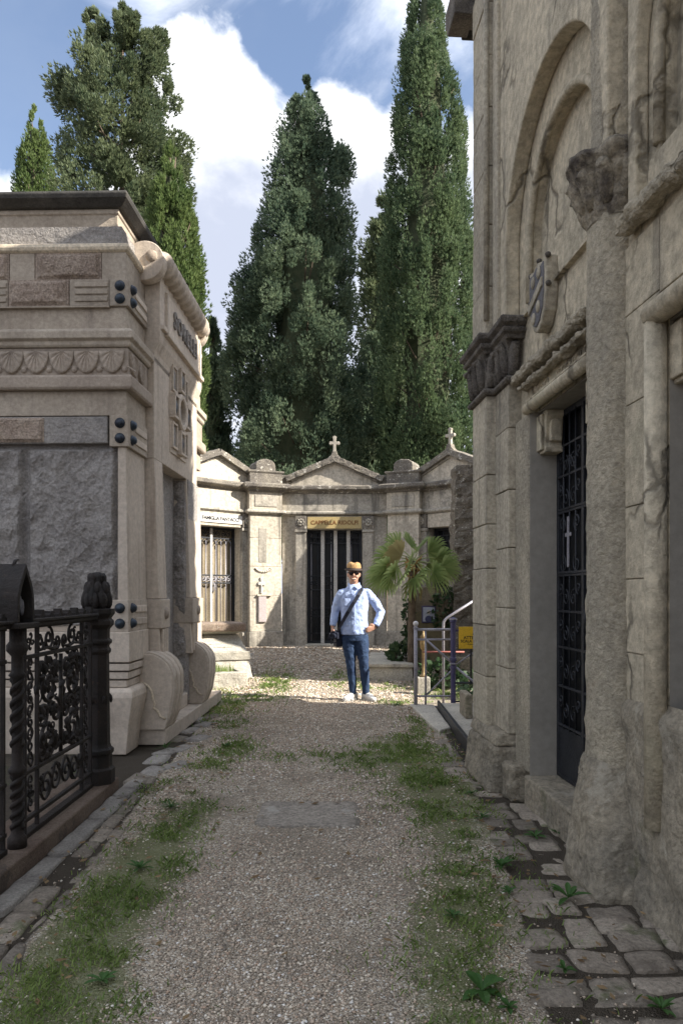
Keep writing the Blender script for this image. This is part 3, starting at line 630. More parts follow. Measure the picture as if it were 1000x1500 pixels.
# fluted and picked blocks of the band below the attic
for (a, b, kind) in ((-.145, -.50, 'g'), (-.505, -1.05, 'p'), (-1.055, -1.45, 'g'), (-1.455, -2.1, 'p')):
    o = MB().box(b, a, -.028, .1, 4.0, 4.24).build('band_block', M_lmup if kind == 'g' else M_lmpick, lm, .008)
    if kind == 'g':
        for dz in (.028, .092, .156): MB().box(b + .05, a - .01, -.04, -.02, 4.0 + dz + .012, 4.0 + dz + .055).build('fillet', M_lmup, o, .005)
    else: MB().panel((b + .02, -.03, 4.015), (1, 0, 0), (0, 0, 1), (0, -1, 0), a - b - .04, .21, 40, 18, .03, 10, b * 7, .03).build('picked_face', M_lmpick, o)
for (a, b, kind) in ((0, -.22, 's'), (-.224, -.82, 'p'), (-.824, -1.05, 's'), (-1.054, -1.7, 'p'), (-1.704, -2.2, 's')):
    o = MB().box(b, a, 0.0, .25, 4.243, 4.49).build('attic_block', M_lmup if kind == 's' else M_lmpick, lm, .006)
    if kind == 'p': MB().panel((b + .015, -.002, 4.255), (1, 0, 0), (0, 0, 1), (0, -1, 0), a - b - .03, .22, 50, 20, .03, 9, b * 5, .03).build('picked_face', M_lmpick, o)
MB().box(-.3, -.004, .252, YE, 4.243, 4.49).build('attic_side', M_lmup, lm, .006)
ring('string_moulding', [(-.3, 4.49), (.0, 4.49), (.02, 4.505), (.028, 4.53), (.02, 4.56), (-.10, 4.62), (-.3, 4.62)], M_lmbuff, .004)  # bright sunlit look comes from the paler material
ring('attic_wall', [(-.5, 4.60), (-.10, 4.60), (-.10, 4.69), (-.115, 4.70), (-.115, 4.88), (-.10, 4.89), (-.10, 4.93), (-.5, 4.93)], M_lmup)
ring('roof_slab', [(-.9, 4.93), (-.07, 4.93), (.0, 4.985), (.012, 5.02), (.0, 5.045), (-.9, 5.12)], M_roof, .008)
MB().box(XL, -.5, .5, YE - .4, 5.0, 5.11).build('roof_top', M_roof, lm)
# portal on the path side
YP0, YP1, YO0, YO1 = .60, 2.46, .90, 1.93
def portal_prof(z):
    return .085 if z < 3.75 else (.085 + .06 * sstep(3.75, 3.95, z))
for (a, b) in ((YP0, YO0), (YO1, YP1)):
    MB().add([], []).frustum((-.16, .13, a, b), (-.16, .085, a, b), 1.39, 2.76).build('portal_jamb', M_lmwarm, lm, .006)
    MB().frustum((-.16, .15, a, b), (-.16, .13, a, b), .75, 1.10).build('portal_jamb', M_lmwarm, lm, .006)
    cb = MB().box(-.17, .16, a - .012, b + .012, 1.10, 1.385).build('jamb_clasp', M_lmwarm, lm, .008)
    MB().lathe([(.0, .025), (.05, .02), (.06, 0), (.06, -.005)][::-1], 14, (.16, (a + b)/2, 1.245), axis='x').build('boss', M_lmoak, cb, smooth=True)
    for k in range(3): MB().box(.14, .163, a + .05 + k * .075, a + .09 + k * .075, .78, 1.09).build('flute', M_lmwarm, lm, .004)
zz = [2.76, 3.0, 3.4, 3.75, 3.8, 3.85, 3.9, 3.95, 4.1, 4.40, 4.60]
MB().prism([(portal_prof(z), z) for z in zz] + [(-.2, 4.60), (-.2, 2.76)], 'y', YP0 - .005, YP1 + .005).build('portal_panel', M_lmwarm, lm, .006)
# roll: sheet curling over at the top
MB().lathe([(0, 0), (.185, 0), (.19, .01), (.19, .12), (.185, .13), (0, .13)], 32, (.03, YP0 - .02, 4.62), axis='y').build('scroll_end', M_lmwarm, lm, .004)
for yy in (YP1 - .10,): MB().lathe([(0, 0), (.185, 0), (.19, .01), (.19, .12), (.185, .13), (0, .13)], 32, (.03, yy + .15, 4.62), axis='y').build('scroll_end', M_lmwarm, lm, .004)
rl = MB(); prf = [(0, 0)]
yy = 0.0
prf = [(0.0, 0.0), (.062, 0.0), (.062, .02), (.10, .022)]
for k in range(11):
    y0 = .03 + k * .165; prf += [(.10, y0), (.122, y0 + .012), (.122, y0 + .05), (.10, y0 + .062), (.108, y0 + .11), (.092, y0 + .155)]
prf += [(.10, 1.88), (.062, 1.89), (0, 1.9)]
o = MB().lathe([(r, -z) for r, z in prf], 20, (.155, YP0 - .05, 4.645), axis='y').build('roll', M_lmwarm, lm, .0, True)
MB().lathe([(0, .02), (.05, .018), (.058, 0), (.058, -.02)][::-1], 18, (.10, YP0 - .15, 4.66), axis='y').build('roll_boss', M_lmoak, o, smooth=True)
# name tablet
tb = MB().box(.12, .165, YP0 + .22, YP1 - .22, 4.06, 4.44).build('name_tablet', M_lmwarm, lm, .008)
MB().box(.12, .19, YP0 + .16, YP1 - .16, 4.0, 4.055).build('tablet_ledge', M_lmwarm, tb, .008)
MB().box(.12, .18, YP0 + .02, YP0 + .15, 4.02, 4.07).build('tablet_ledge', M_lmwarm, tb, .008); MB().box(.12, .18, YP1 - .15, YP1 - .02, 4.02, 4.07).build('tablet_ledge', M_lmwarm, tb, .008)
text_obj('raised_lettering', 'SORELLI', .24, .010, M_lmgrey, tb, (.176, (YP0 + YP1)/2, 4.25), (R(90), 0, R(90)), space=1.25, bold=.006)
for yy in (YP0 + .19, YP1 - .19): MB().box(.12, .175, yy - .02, yy + .02, 4.06, 4.44).build('tablet_border', M_lmwarm, tb, .005)
# relief ornament: ring, four bossed frames, four squares with hole shade painted grey
orn = MB().box(.07, .10, 1.17, 1.86, 2.93, 3.75).build('ornament_field', M_lmwarm, lm, .004)
YC, ZC = 1.515, 3.42
MB().lathe([(.13, -.01), (.135, .055), (.15, .065), (.185, .065), (.20, .05), (.205, -.01)], 36, (.09, YC, ZC), axis='x').build('ring', M_lmwarm, orn, smooth=False)
MB().lathe([(0, .012), (.125, .012), (.13, 0)][::-1], 30, (.09, YC, ZC), axis='x').build('ring_recess', M_lmgrey, orn)
def frame_box(yc, zc, w, h, prj, bw, m=M_lmwarm):
    mb = MB()
    mb.box(.08, prj, yc - w/2, yc + w/2, zc + h/2 - bw, zc + h/2); mb.box(.08, prj, yc - w/2, yc + w/2, zc - h/2, zc - h/2 + bw)
    mb.box(.08, prj, yc - w/2, yc - w/2 + bw, zc - h/2 + bw, zc + h/2 - bw); mb.box(.08, prj, yc + w/2 - bw, yc + w/2, zc - h/2 + bw, zc + h/2 - bw)
    return mb
for (dy, dz) in ((0, .34), (0, -.34), (-.27, 0), (.27, 0)):
    f = frame_box(YC + dy, ZC + dz, .18, .26, .155, .028).build('boss_frame', M_lmwarm, orn, .004)
    MB().ell((.115, YC + dy, ZC + dz), (.04, .05, .085), 12, 8).build('boss', M_bronze, f, smooth=True)
for (dy, dz) in ((-.23, .30), (.23, .30), (-.23, -.30), (.23, -.30)):
    f = frame_box(YC + dy, ZC + dz, .21, .28, .125, .025).build('sunk_frame', M_lmwarm, orn, .004)
    MB().box(.07, .103, YC + dy - .08, YC + dy + .08, ZC + dz - .115, ZC + dz + .115).build('sunk_panel', M_lmgrey, f)  # darker inset face, the shade of a hole put into its colour
# door recess
mb = MB(); mb.panel((-.40, YO1 + .03, .2), (1, 0, 0), (0, 0, 1), (0, -1, 0), .50, 2.56, 30, 140, .055, 6.0, 8.0, .04, 1.2); mb.build('rough_reveal', M_lmgrey, lm)
MB().box(-.42, .10, YO1 + .025, YP1 - .02, .2, 2.75).build('reveal_wall', M_lmgrey, lm)
MB().box(-.42, -.36, YO0 - .2, YO1 + .1, .2, 2.76).build('bronze_door', M_irong, lm)
MB().box(-.42, .085, YP0 + .01, YO0 - .012, .2, 2.75).build('reveal_wall', M_lmgrey, lm)
# platform and step
MB().box(-.3, .24, .42, 3.25, 0, .15).build('platform', M_lmwarm, lm, .012)
MB().box(-.3, .10, YO0, YO1, .15, .30).build('step', M_lmwarm, lm, .01)
# volutes flanking the door
def volute(y0, y1):
    prof = [(-.1, .152), (.24, .152), (.285, .30), (.315, .50), (.315, .62)] + [(.06 + .255 * math.cos(a), .62 + .25 * math.sin(a)) for a in [R(8 + 82 * i / 12) for i in range(13)]] + [(-.1, .87)]
    b = MB().prism(prof, 'y', y0, y1).build('volute', M_lmwarm, lm, .008)
    for k in range(3):
        yy = y0 + (y1 - y0) * (k + .5) / 3; w = (y1 - y0) * .13
        edge = [(.245, .16), (.30, .30), (.33, .50), (.33, .62)] + [(.06 + .272 * math.cos(a), .62 + .267 * math.sin(a)) for a in [R(8 + 82 * i / 12) for i in range(13)]]
        inner = [(x - .04, z - .02) for x, z in edge][::-1]
        MB().prism(edge + inner, 'y', yy - w, yy + w).build('fluting', M_lmwarm, b, .006)
    pts = [(-.05 + .02, y0 - .004, .60)] + [(.0 + .13 * math.sin(a), y0 - .004, .45 + .15 * math.cos(a)) for a in [R(10 + 80 * i / 8) for i in range(9)]] + [(.15, y0 - .004, .40), (.14, y0 - .004, .36), (.18, y0 - .004, .33), (.20, y0 - .004, .28), (.25, y0 - .004, .26)]
    MB().tube(pts, .012, 6).build('incised_scroll', M_lmbuff, b, smooth=True)
volute(.39, .80); volute(2.02, 2.42)

# ------------------------------------------------------------------ railing of the grave plot (plane x = -1.75)
kerb = MB().box(-2.0, -1.64, 1.2, 5.46, -.03, .09).build('grave_kerb', mat('brown kerb stone', (.12, .085, .065), (.17, .13, .10), 5, .9, .6, 50, spots=(((.05, .045, .04), .58, 4, .1, .6),), rnd=0), None, .012); chip(kerb, .012, 5, .15)
tag(kerb, 'dark brown stone kerb carrying the cast iron railing', 'kerb')
MB_ = MB().box(-4.4, -2.001, 1.2, 6.4, -.03, .05).build('grave_bed', M_soil, None); tag(MB_, 'bare soil of the grave plot behind the iron railing', None, kind='structure')
fence = thing('iron_railing', 'black cast iron grave railing with dense scrollwork on the left', 'railing', (-1.75, 0, .09), 0)
XF = 0.0
def ftube(name, pts2, r, parent=fence, n=6, x=0.0, smooth=True): return MB().tube([(x, a, b) for a, b in pts2], r, n).build(name, M_iron, parent, smooth=smooth)
# corner post: octagonal column with base, collars and acorn finial
post = MB().lathe([(.0, 0), (.125, 0), (.125, .10), (.105, .115), (.105, .20), (.118, .215), (.118, .24), (.10, .255), (.092, .28), (.085, .92), (.098, .935), (.098, .955), (.088, .965), (.088, .985), (.105, 1.0), (.105, 1.02), (.09, 1.03), (.09, 1.10), (.118, 1.13), (.118, 1.16), (.10, 1.175), (.125, 1.21), (.125, 1.245), (.0, 1.25)], 8, (0, 5.30, 0), ph=R(22.5)).build('corner_post', M_iron, fence, .004)
fin = MB(); prof = [(.06, 1.25), (.085, 1.26), (.098, 1.29), (.10, 1.32), (.09, 1.36), (.075, 1.40), (.062, 1.43), (.060, 1.455), (.065, 1.475), (.05, 1.495), (.02, 1.505), (0, 1.507)]
seg = 40; vs = []; fs = []; m_ = len(prof)
for i in range(seg):
    a = 2*math.pi*i/seg
    for r, z in prof:
        k = 1 + .13 * math.cos(8*a + (z - 1.25) * 9) * (1 if z < 1.47 else .3); vs.append((r*k*math.cos(a), 5.30 + r*k*math.sin(a), z))
for i in range(seg):
    for k in range(m_ - 1): fs.append((i*m_+k, ((i+1)%seg)*m_+k, ((i+1)%seg)*m_+k+1, i*m_+k+1))
fin.add(vs, fs).build('finial', M_iron, post, smooth=True)
for tier, (n_, r_, z_, sz) in enumerate(((9, .082, 1.30, (.030, .030, .060)), (8, .066, 1.385, (.028, .028, .055)), (7, .046, 1.46, (.022, .022, .042)))):
    for k in range(n_):
        a = 2*math.pi*(k + .5*tier)/n_; MB().ell((r_*math.cos(a), 5.30 + r_*math.sin(a), z_), sz, 8, 6).build('bud_leaf', M_iron, post, smooth=True)
for k in range(8):
    a = 2*math.pi*k/8; MB().ell((.10*math.cos(a), 5.30 + .10*math.sin(a), .60), (.012, .012, .03), 6, 5).build('post_leaf', M_iron, post, smooth=True)
def twisted_post(yc):
    p = MB().lathe([(0, 0), (.05, 0), (.05, .05), (.035, .07), (.028, .10), (.028, .38), (.045, .40), (.045, .42), (.03, .44), (.028, .52), (.028, .90), (.045, .92), (.03, .94), (.03, 1.02), (.055, 1.05), (.055, 1.08), (.04, 1.10), (.04, 1.20), (0, 1.2)], 12, (.02, yc, 0)).build('twisted_post', M_iron, fence, smooth=True)
    for ph in (0, math.pi):
        for (z0, z1) in ((.10, .38), (.54, .90)):
            MB().tube([(.02 + .024*math.cos(ph + t*16), yc + .024*math.sin(ph + t*16), z0 + (z1 - z0)*t) for t in [i/40 for i in range(41)]], .016, 6).build('twist_strand', M_iron, p, smooth=True)
    # pointed canopy on top
    A = [(-.105, 1.20), (-.105, 1.29), (-.100, 1.34), (-.085, 1.385), (-.060, 1.43), (-.028, 1.475), (0, 1.515)]; out_ = A + [(-y_, z_) for y_, z_ in A[:-1][::-1]]
    inn = [(y_*.76, 1.20 + (z_ - 1.20)*.86) for y_, z_ in out_][::-1]
    cn = MB().prism([(yc + a_, b_) for a_, b_ in out_ + inn], 'x', -.10, .07).build('pointed_canopy', M_iron, fence, .004)
    MB().prism([(yc + a_*.95, b_ - .01) for a_, b_ in out_], 'x', -.10, -.06).build('canopy_back', M_iron, cn)
    MB().box(-.12, .09, yc - .13, yc + .13, 1.17, 1.20).build('canopy_base', M_iron, cn, .006)
    MB().tube([(.0, yc, 1.50), (.0, yc + .02, 1.53), (.0, yc + .06, 1.54)], [.012, .010, .004], 6).build('crocket', M_iron, cn, smooth=True)
    for k in range(3): MB().ell((.03, yc + (k - 1)*.035, 1.28 + (.03 if k == 1 else 0)), (.012, .018, .045), 8, 6).build('flower', plain('pale lead flower', (.16, .16, .18), .5), cn, smooth=True)
twisted_post(3.95)
random.seed(21)
def panel_iron(y0, y1):
    for z in (.10, .36, 1.0, 1.17): MB().box(-.012, .016, y0, y1, z - .011, z + .011).build('rail', M_iron, fence, .003)
    MB().box(-.045, .045, y0 - .02, y1 + .02, 1.172, 1.195).build('top_rail', M_iron, fence, .004); MB().box(-.035, .06, y0, y1, 1.196, 1.215).build('top_moulding', M_iron, fence, .006)
    n = int((y1 - y0) / .125)
    for k in range(n):
        yc = y0 + (k + .5) * (y1 - y0) / n; h = .035 + .012 * (k % 2)
        c_ = MB().prism([(yc - .04, 1.215), (yc + .04, 1.215), (yc + .04, 1.23), (yc + .022, 1.235), (yc + .018, 1.215 + h), (yc - .018, 1.215 + h), (yc - .022, 1.235), (yc - .04, 1.23)], 'x', -.012, .03).build('cresting', M_iron, fence)
    st = [y0 + .02, y0 + .15, y0 + .19, y1 - .19, y1 - .15, y1 - .02]
    for yy in (st[0], st[2], st[3], st[5]): MB().box(-.010, .014, yy - .009, yy + .009, .0, 1.17).build('stile', M_iron, fence, .003)
    ym = (y0 + y1)/2; hw = (st[3] - st[2])/2
    # narrow side strips: chain of little scrolls
    for (a, b) in ((st[0], st[2]), (st[3], st[5])):
        cy = (a + b)/2; z = .14; k = 0
        while z < .98:
            if not (.32 < z < .40): ftube('scroll', spiral(cy, z + .03, .042, 1.1, R(90 if k % 2 else 270), 1 if k % 2 else -1, 16), .007)
            z += .066; k += 1
        ftube('vine', [(cy + .03*math.sin(t*25), .38 + .6*t) for t in [i/40 for i in range(41)]], .007)
        for zc in (1.085, .23): 
            for q in range(4): ftube('rosette_petal', spiral(cy + .03*math.cos(q*1.571), zc + .035*math.sin(q*1.571), .028, .9, q*1.571 + 2.2, 1, 12), .006)
    # top row: addorsed scrolls
    for s in (-1, 1):
        ftube('scroll', spiral(ym + s*hw*.52, 1.085, .072, 1.7, R(90), s, 26), .009); ftube('scroll', spiral(ym + s*hw*.16, 1.06, .045, 1.4, R(250), -s, 22), .008)
        ftube('scroll', spiral(ym + s*hw*.85, 1.07, .05, 1.5, R(0 if s < 0 else 180), s, 22), .008)
        ftube('leaf_bar', [(ym + s*hw*.1, 1.03), (ym + s*hw*.35, 1.02), (ym + s*hw*.6, 1.035), (ym + s*hw*.95, 1.02)], [.006, .013, .010, .004])
    # main arabesque: stem, big opposed volutes, leaves
    ftube('stem', [(ym, .37), (ym, .98)], .013)
    for s in (-1, 1):
        for (dy, zc, r, tn, a0, sg) in ((.56, .50, .125, 1.8, 200, 1), (.52, .80, .13, 1.8, 160, -1), (.22, .64, .075, 1.5, 90, 1), (.75, .65, .07, 1.5, 300, -1), (.24, .90, .065, 1.5, 250, 1), (.22, .45, .06, 1.4, 90, -1), (.80, .92, .06, 1.4, 200, 1), (.84, .42, .05, 1.3, 120, 1),
                                        (.42, .66, .05, 1.2, 10, 1), (.5, .95, .05, 1.2, 40, -1), (.52, .40, .045, 1.2, 300, 1)):
            A0 = R(a0) if s > 0 else math.pi - R(a0)
            ftube('scroll', spiral(ym + s*hw*dy, zc, r, tn, A0, sg*s, 30), .0125)
        for k in range(24):
            a = random.uniform(0, 6.28); dy = random.uniform(.08, .92)*hw; zc = random.uniform(.40, .97); L_ = random.uniform(.05, .10)
            ftube('acanthus_leaf', [(ym + s*dy, zc), (ym + s*(dy + L_*.5*math.cos(a)), zc + L_*.5*math.sin(a) + .01), (ym + s*(dy + L_*math.cos(a)), zc + L_*math.sin(a))], [.005, .022, .004], n=6, x=random.uniform(-.004, .012))
    for k in range(34):
        dy = random.uniform(-.95, .95)*hw; zc = random.uniform(.40, .98); ftube('tendril', spiral(ym + dy, zc, random.uniform(.025, .05), random.uniform(.8, 1.5), random.uniform(0, 6.28), random.choice((-1, 1)), 14), random.uniform(.005, .008), n=5, x=random.uniform(-.012, .006))
    for k in range(12):
        dy = random.uniform(-.95, .95)*hw; zc = random.choice((random.uniform(.13, .33), random.uniform(1.02, 1.15))); ftube('tendril', spiral(ym + dy, zc, random.uniform(.02, .035), 1.1, random.uniform(0, 6.28), random.choice((-1, 1)), 12), .006, n=5, x=random.uniform(-.012, .006))
    # bottom row
    for s in (-1, 1):
        for (dy, r, a0) in ((.25, .085, 90), (.62, .085, 270), (.88, .05, 90)):
            ftube('scroll', spiral(ym + s*hw*dy, .23, r, 1.6, R(a0), s if a0 == 90 else -s, 24), .009)
        ftube('vine', [(ym + s*hw*t, .23 + .09*math.sin(t*7)) for t in [i/16 for i in range(17)]], .009)
    MB().box(-.03, .02, y0, y1, 0.0, .03).build('bottom_rail', M_iron, fence, .004)
panel_iron(4.06, 5.17); panel_iron(2.85, 3.84)
# ------------------------------------------------------------------ right chapel (local: +y deeper, -x towards the path, wall plane x = 0)
rc = thing('tall_chapel', 'tall grey chapel on the right with arched recess, engaged column and iron door', 'chapel', (1.32, 5.18, 0), .0645)
def rcb(name, mb, m, bevel=.006, parent=rc, **k): return mb.build(name, m, parent, bevel, **k)
YF = .97; YN = -5.0; TOP = 6.3
# inner wall plane with the door openings cut out
D0, D1, DT = -1.08, -.13, 2.68          # first door
E0, E1, ET = -2.95, -1.92, 2.66         # second door
SP = .01
wall = [(YN, 0), (E0, 0), (E0, ET), (E1, ET), (E1, 0), (D0, 0), (D0, DT), (D1, DT), (D1, 0), (YF - .05, 0), (YF - .05, TOP), (YN, TOP)]
# arched panels are cut through this skin too
rcb('wall_lower', MB().prism([(YN, 0), (E0, 0), (E0, ET), (E1, ET), (E1, 0), (D0, 0), (D0, DT), (D1, DT), (D1, 0), (YF - .05, 0), (YF - .05, 3.46), (YN, 3.46)], 'x', .0, .30), M_rc, .0)
def arch_poly(yc, r, zs, z0, y0, y1, z1):
    """rectangle y0..y1, z0..z1 with a round-headed notch opening at the bottom"""
    a = [(yc + r*math.cos(t), zs + r*math.sin(t)) for t in [math.pi - math.pi*i/28 for i in range(29)]]
    return [(y0, z0), (yc - r, z0)] + a + [(yc + r, z0), (y1, z0), (y1, z1), (y0, z1)]
YC1 = -.58; YC2 = -2.42
rcb('inner_arch', MB().prism(arch_poly(YC1, .62, 3.88, 3.46, -1.5, .6, TOP), 'x', .01, .12), M_rc, .008)
rcb('inner_arch', MB().prism(arch_poly(YC2, .60, 3.9, 3.46, -4.0, -1.5, TOP), 'x', .01, .12), M_rc, .008)
rcb('tympanum', MB().box(.09, .3, YN, YF - .06, 3.46, TOP - .01), M_rc, 0)
rcb('panel_sill', MB().prism([(-.038, 3.40), (.012, 3.46), (.012, 3.475), (.10, 3.52), (.10, 3.40)], 'y', -1.2, .05), M_rc, .004)
rcb('spandrel_wall', MB().prism(arch_poly(YC1, .85, 3.93, 3.462, -1.5, .56, TOP), 'x', -.10, .0095), M_rc, .012)
rcb('spandrel_wall', MB().prism(arch_poly(YC2, .70, 3.95, 3.20, -4.0, -1.64, TOP), 'x', -.06, .0095), M_rc, .012)
for (yc, r, zs) in ((YC1, .62, 3.88), (YC2, .60, 3.9)):
    rcb('arch_roll', MB().tube([(.012, yc + r*1.02, 3.5)] + [(.012, yc + r*1.02*math.cos(t), zs + r*1.02*math.sin(t)) for t in [math.pi*i/30 for i in range(31)]] + [(.012, yc - r*1.02, 3.5)], .028, 8), M_rc, 0, smooth=True)
# corner pier in dressed blocks: three stepped faces
random.seed(3)
def blocks(x0, y0, y1, z0, z1, xb, hs=(.34, .5)):
    z = z0
    while z < z1 - .05:
        h = random.uniform(*hs); h = min(h, z1 - z)
        if z1 - (z + h) < .15: h = z1 - z
        j = random.uniform(-.004, .004)
        chip(rcb('stone_block', MB().box(x0 + j, xb, y0 + .0015, y1 - .0015, z + .0025, z + h - .0025), M_rcblock, .007), .006, 3, .09); z += h
blocks(-.17, .54, YF, .42, 2.97, .25); blocks(-.097, .20, .5395, .42, 2.97, .25)
rcb('wall_quoin', MB().box(-.047, .25, -.11, .1995, .21, 2.68), M_rccol, .012)
blocks(-.17, .54, YF, 3.43, TOP, .25); 
rcb('wall_strip', MB().box(-.125, .2, .40, .5395, 3.43, TOP - .3), M_rcblock, .01)
rcb('corner_roll', MB().tube([(-.168, .545, 3.55), (-.168, .545, TOP)], .022, 8), M_rcblock, 0, smooth=True)
# pier base, bulging and broken
b = rcb('pier_base', MB().frustum((-.25, .2, .17, YF + .06), (-.20, .2, .18, YF + .02), -.02, .33), M_rcbase, .03); chip(b, .05, 5, .16)
b = rcb('pier_base', MB().frustum((-.20, .2, .19, YF + .02), (-.172, .2, .21, YF + .005), .33, .425), M_rcbase, .02); chip(b, .03, 5, .1)
b = rcb('pier_base', MB().box(-.15, .1, -.02, .25, -.02, .24), M_rcbase, .03); chip(b, .05, 5, .14)
# pier capital: necking, leafy bell, heavy abacus
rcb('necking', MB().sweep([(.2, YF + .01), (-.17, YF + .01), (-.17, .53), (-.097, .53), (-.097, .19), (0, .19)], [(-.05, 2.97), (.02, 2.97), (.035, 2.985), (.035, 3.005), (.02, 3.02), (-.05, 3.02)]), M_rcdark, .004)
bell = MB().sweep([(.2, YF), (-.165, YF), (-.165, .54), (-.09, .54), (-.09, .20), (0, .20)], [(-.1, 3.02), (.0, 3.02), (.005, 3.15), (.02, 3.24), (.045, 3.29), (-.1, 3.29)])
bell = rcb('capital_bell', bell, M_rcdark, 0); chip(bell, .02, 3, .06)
for (x, yy, rot) in ((-.18, .62, 0), (-.18, .78, 0), (-.18, .92, 0), (-.10, .25, 0), (-.10, .38, 0), (-.10, .50, 0)):
    pts = [(x, yy, 3.03), (x - .006, yy, 3.12), (x - .015, yy, 3.20), (x - .045, yy, 3.255), (x - .065, yy, 3.235), (x - .055, yy, 3.21)]
    rcb('acanthus_leaf', MB().tube(pts, [.026, .036, .036, .028, .022, .010], 8, flat=1.0), M_rcdark, 0, smooth=True)
for (x, yy) in ((-.135, .53), (-.06, .20)):
    pts = [(x, yy - .005, 3.03), (x, yy - .015, 3.12), (x, yy - .03, 3.20), (x, yy - .06, 3.255), (x, yy - .075, 3.23)]
    rcb('acanthus_leaf', MB().tube(pts, [.03, .04, .04, .03, .012], 8), M_rcdark, 0, smooth=True)
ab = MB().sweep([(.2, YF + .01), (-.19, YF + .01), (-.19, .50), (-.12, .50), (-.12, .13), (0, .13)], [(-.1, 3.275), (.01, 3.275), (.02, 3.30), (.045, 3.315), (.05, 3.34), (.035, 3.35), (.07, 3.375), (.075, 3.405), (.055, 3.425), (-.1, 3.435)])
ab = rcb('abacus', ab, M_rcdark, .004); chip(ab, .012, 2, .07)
# broken string course above the door inscription
for (a, b_) in ((.19, -.22), (-.23, -.62), (-.63, -.98), (-1.0, -1.14)):
    o = rcb('string_course', MB().box(-.095, .0, b_, a, 2.945, 3.01), M_rccol, .02); chip(o, .05, 5, .06)
o = rcb('string_course', MB().box(-.075, .0, -1.14, .05, 2.87, 2.90), M_rccol, .01); chip(o, .06, 5, .05)
for (a, b_, zc) in ((-1.56, -2.1, 3.22), (-2.11, -2.7, 3.21), (-2.71, -3.4, 3.2)):
    o = rcb('string_course', MB().box(-.10, .0, b_, a, zc - .04, zc + .04), M_rccol, .03); chip(o, .06, 5, .08)
text_obj('worn_inscription', 'EREI', .115, .006, M_rc, rc, (-.001, -.27, 2.80), (R(90), 0, R(-90)), space=1.1); text_obj('worn_inscription', 'STENCHI', .115, .006, M_rc, rc, (-.001, -.78, 2.80), (R(90), 0, R(-90)), space=1.1)
# door 1 frame: roll moulding, reveal, lintel soffit
def door_frame(y0, y1, zt, zb, r=.034):
    rcb('frame_roll', MB().tube([(-.045, y1 + r*.6, zb), (-.045, y1 + r*.6, zt - .0)], r, 10), M_rc, 0, smooth=True)
    rcb('frame_roll', MB().tube([(-.045, y0 - r*.6, zb), (-.045, y0 - r*.6, zt - .0)], r, 10), M_rc, 0, smooth=True)
    rcb('lintel_roll', MB().tube([(-.05, y0 - .05, zt + .03), (-.05, y1 + .05, zt + .03)], r + .008, 10), M_rc, 0, smooth=True)
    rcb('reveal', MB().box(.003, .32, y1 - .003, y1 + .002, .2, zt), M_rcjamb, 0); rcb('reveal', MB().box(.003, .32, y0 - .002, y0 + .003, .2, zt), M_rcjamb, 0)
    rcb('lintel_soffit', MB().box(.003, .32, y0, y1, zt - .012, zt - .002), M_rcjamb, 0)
door_frame(E0, E1, ET, .40, .05)
rcb('lintel_roll', MB().tube([(-.05, D0 - .05, DT + .03), (-.05, D1 + .05, DT + .03)], .040, 10), M_rc, 0, smooth=True)
rcb('lintel_fillet', MB().box(-.06, 0, D0 - .05, D1 + .06, DT + .075, DT + .088), M_rc, .003)
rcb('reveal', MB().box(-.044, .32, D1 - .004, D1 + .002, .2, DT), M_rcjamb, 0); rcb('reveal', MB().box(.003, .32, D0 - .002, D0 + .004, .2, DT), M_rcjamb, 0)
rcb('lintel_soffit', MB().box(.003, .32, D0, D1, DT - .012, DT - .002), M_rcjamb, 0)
sill = rcb('door_sill', MB().box(-.075, .30, -1.12, -.10, -.02, .20), M_rcbase, .014); chip(sill, .016, 5, .1)
# corbels under the lintel
def corbel(yj, zt, s):
    c = rcb('corbel', MB().prism([(yj, zt), (yj - s*.15, zt), (yj - s*.15, zt - .04), (yj - s*.13, zt - .06), (yj - s*.13, zt - .14), (yj - s*.11, zt - .22), (yj - s*.13, zt - .25), (yj - s*.13, zt - .28), (yj, zt - .28)], 'x', .02, .14), M_rc, .008)
    sh = [(.045 + .0, zt - .21), (.045, zt - .11)] + [(.085 - .04*math.cos(a), zt - .11 + .05*math.sin(a)) for a in [R(20*i) for i in range(1, 9)]] + [(.125, zt - .11), (.125, zt - .21)]
    MB().prism(sh, 'y', yj - s*.155, yj - s*.12).build('corbel_shield', M_rc, c, .008)
    MB().box(.0, .02, yj - s*.10, yj, zt - .26, zt - .02).build('corbel_fillet', M_rc, c, .006)
corbel(D1, DT - .012, 1); corbel(E1, ET - .012, 1); corbel(D0, DT - .012, -1); corbel(E0, ET - .012, -1)
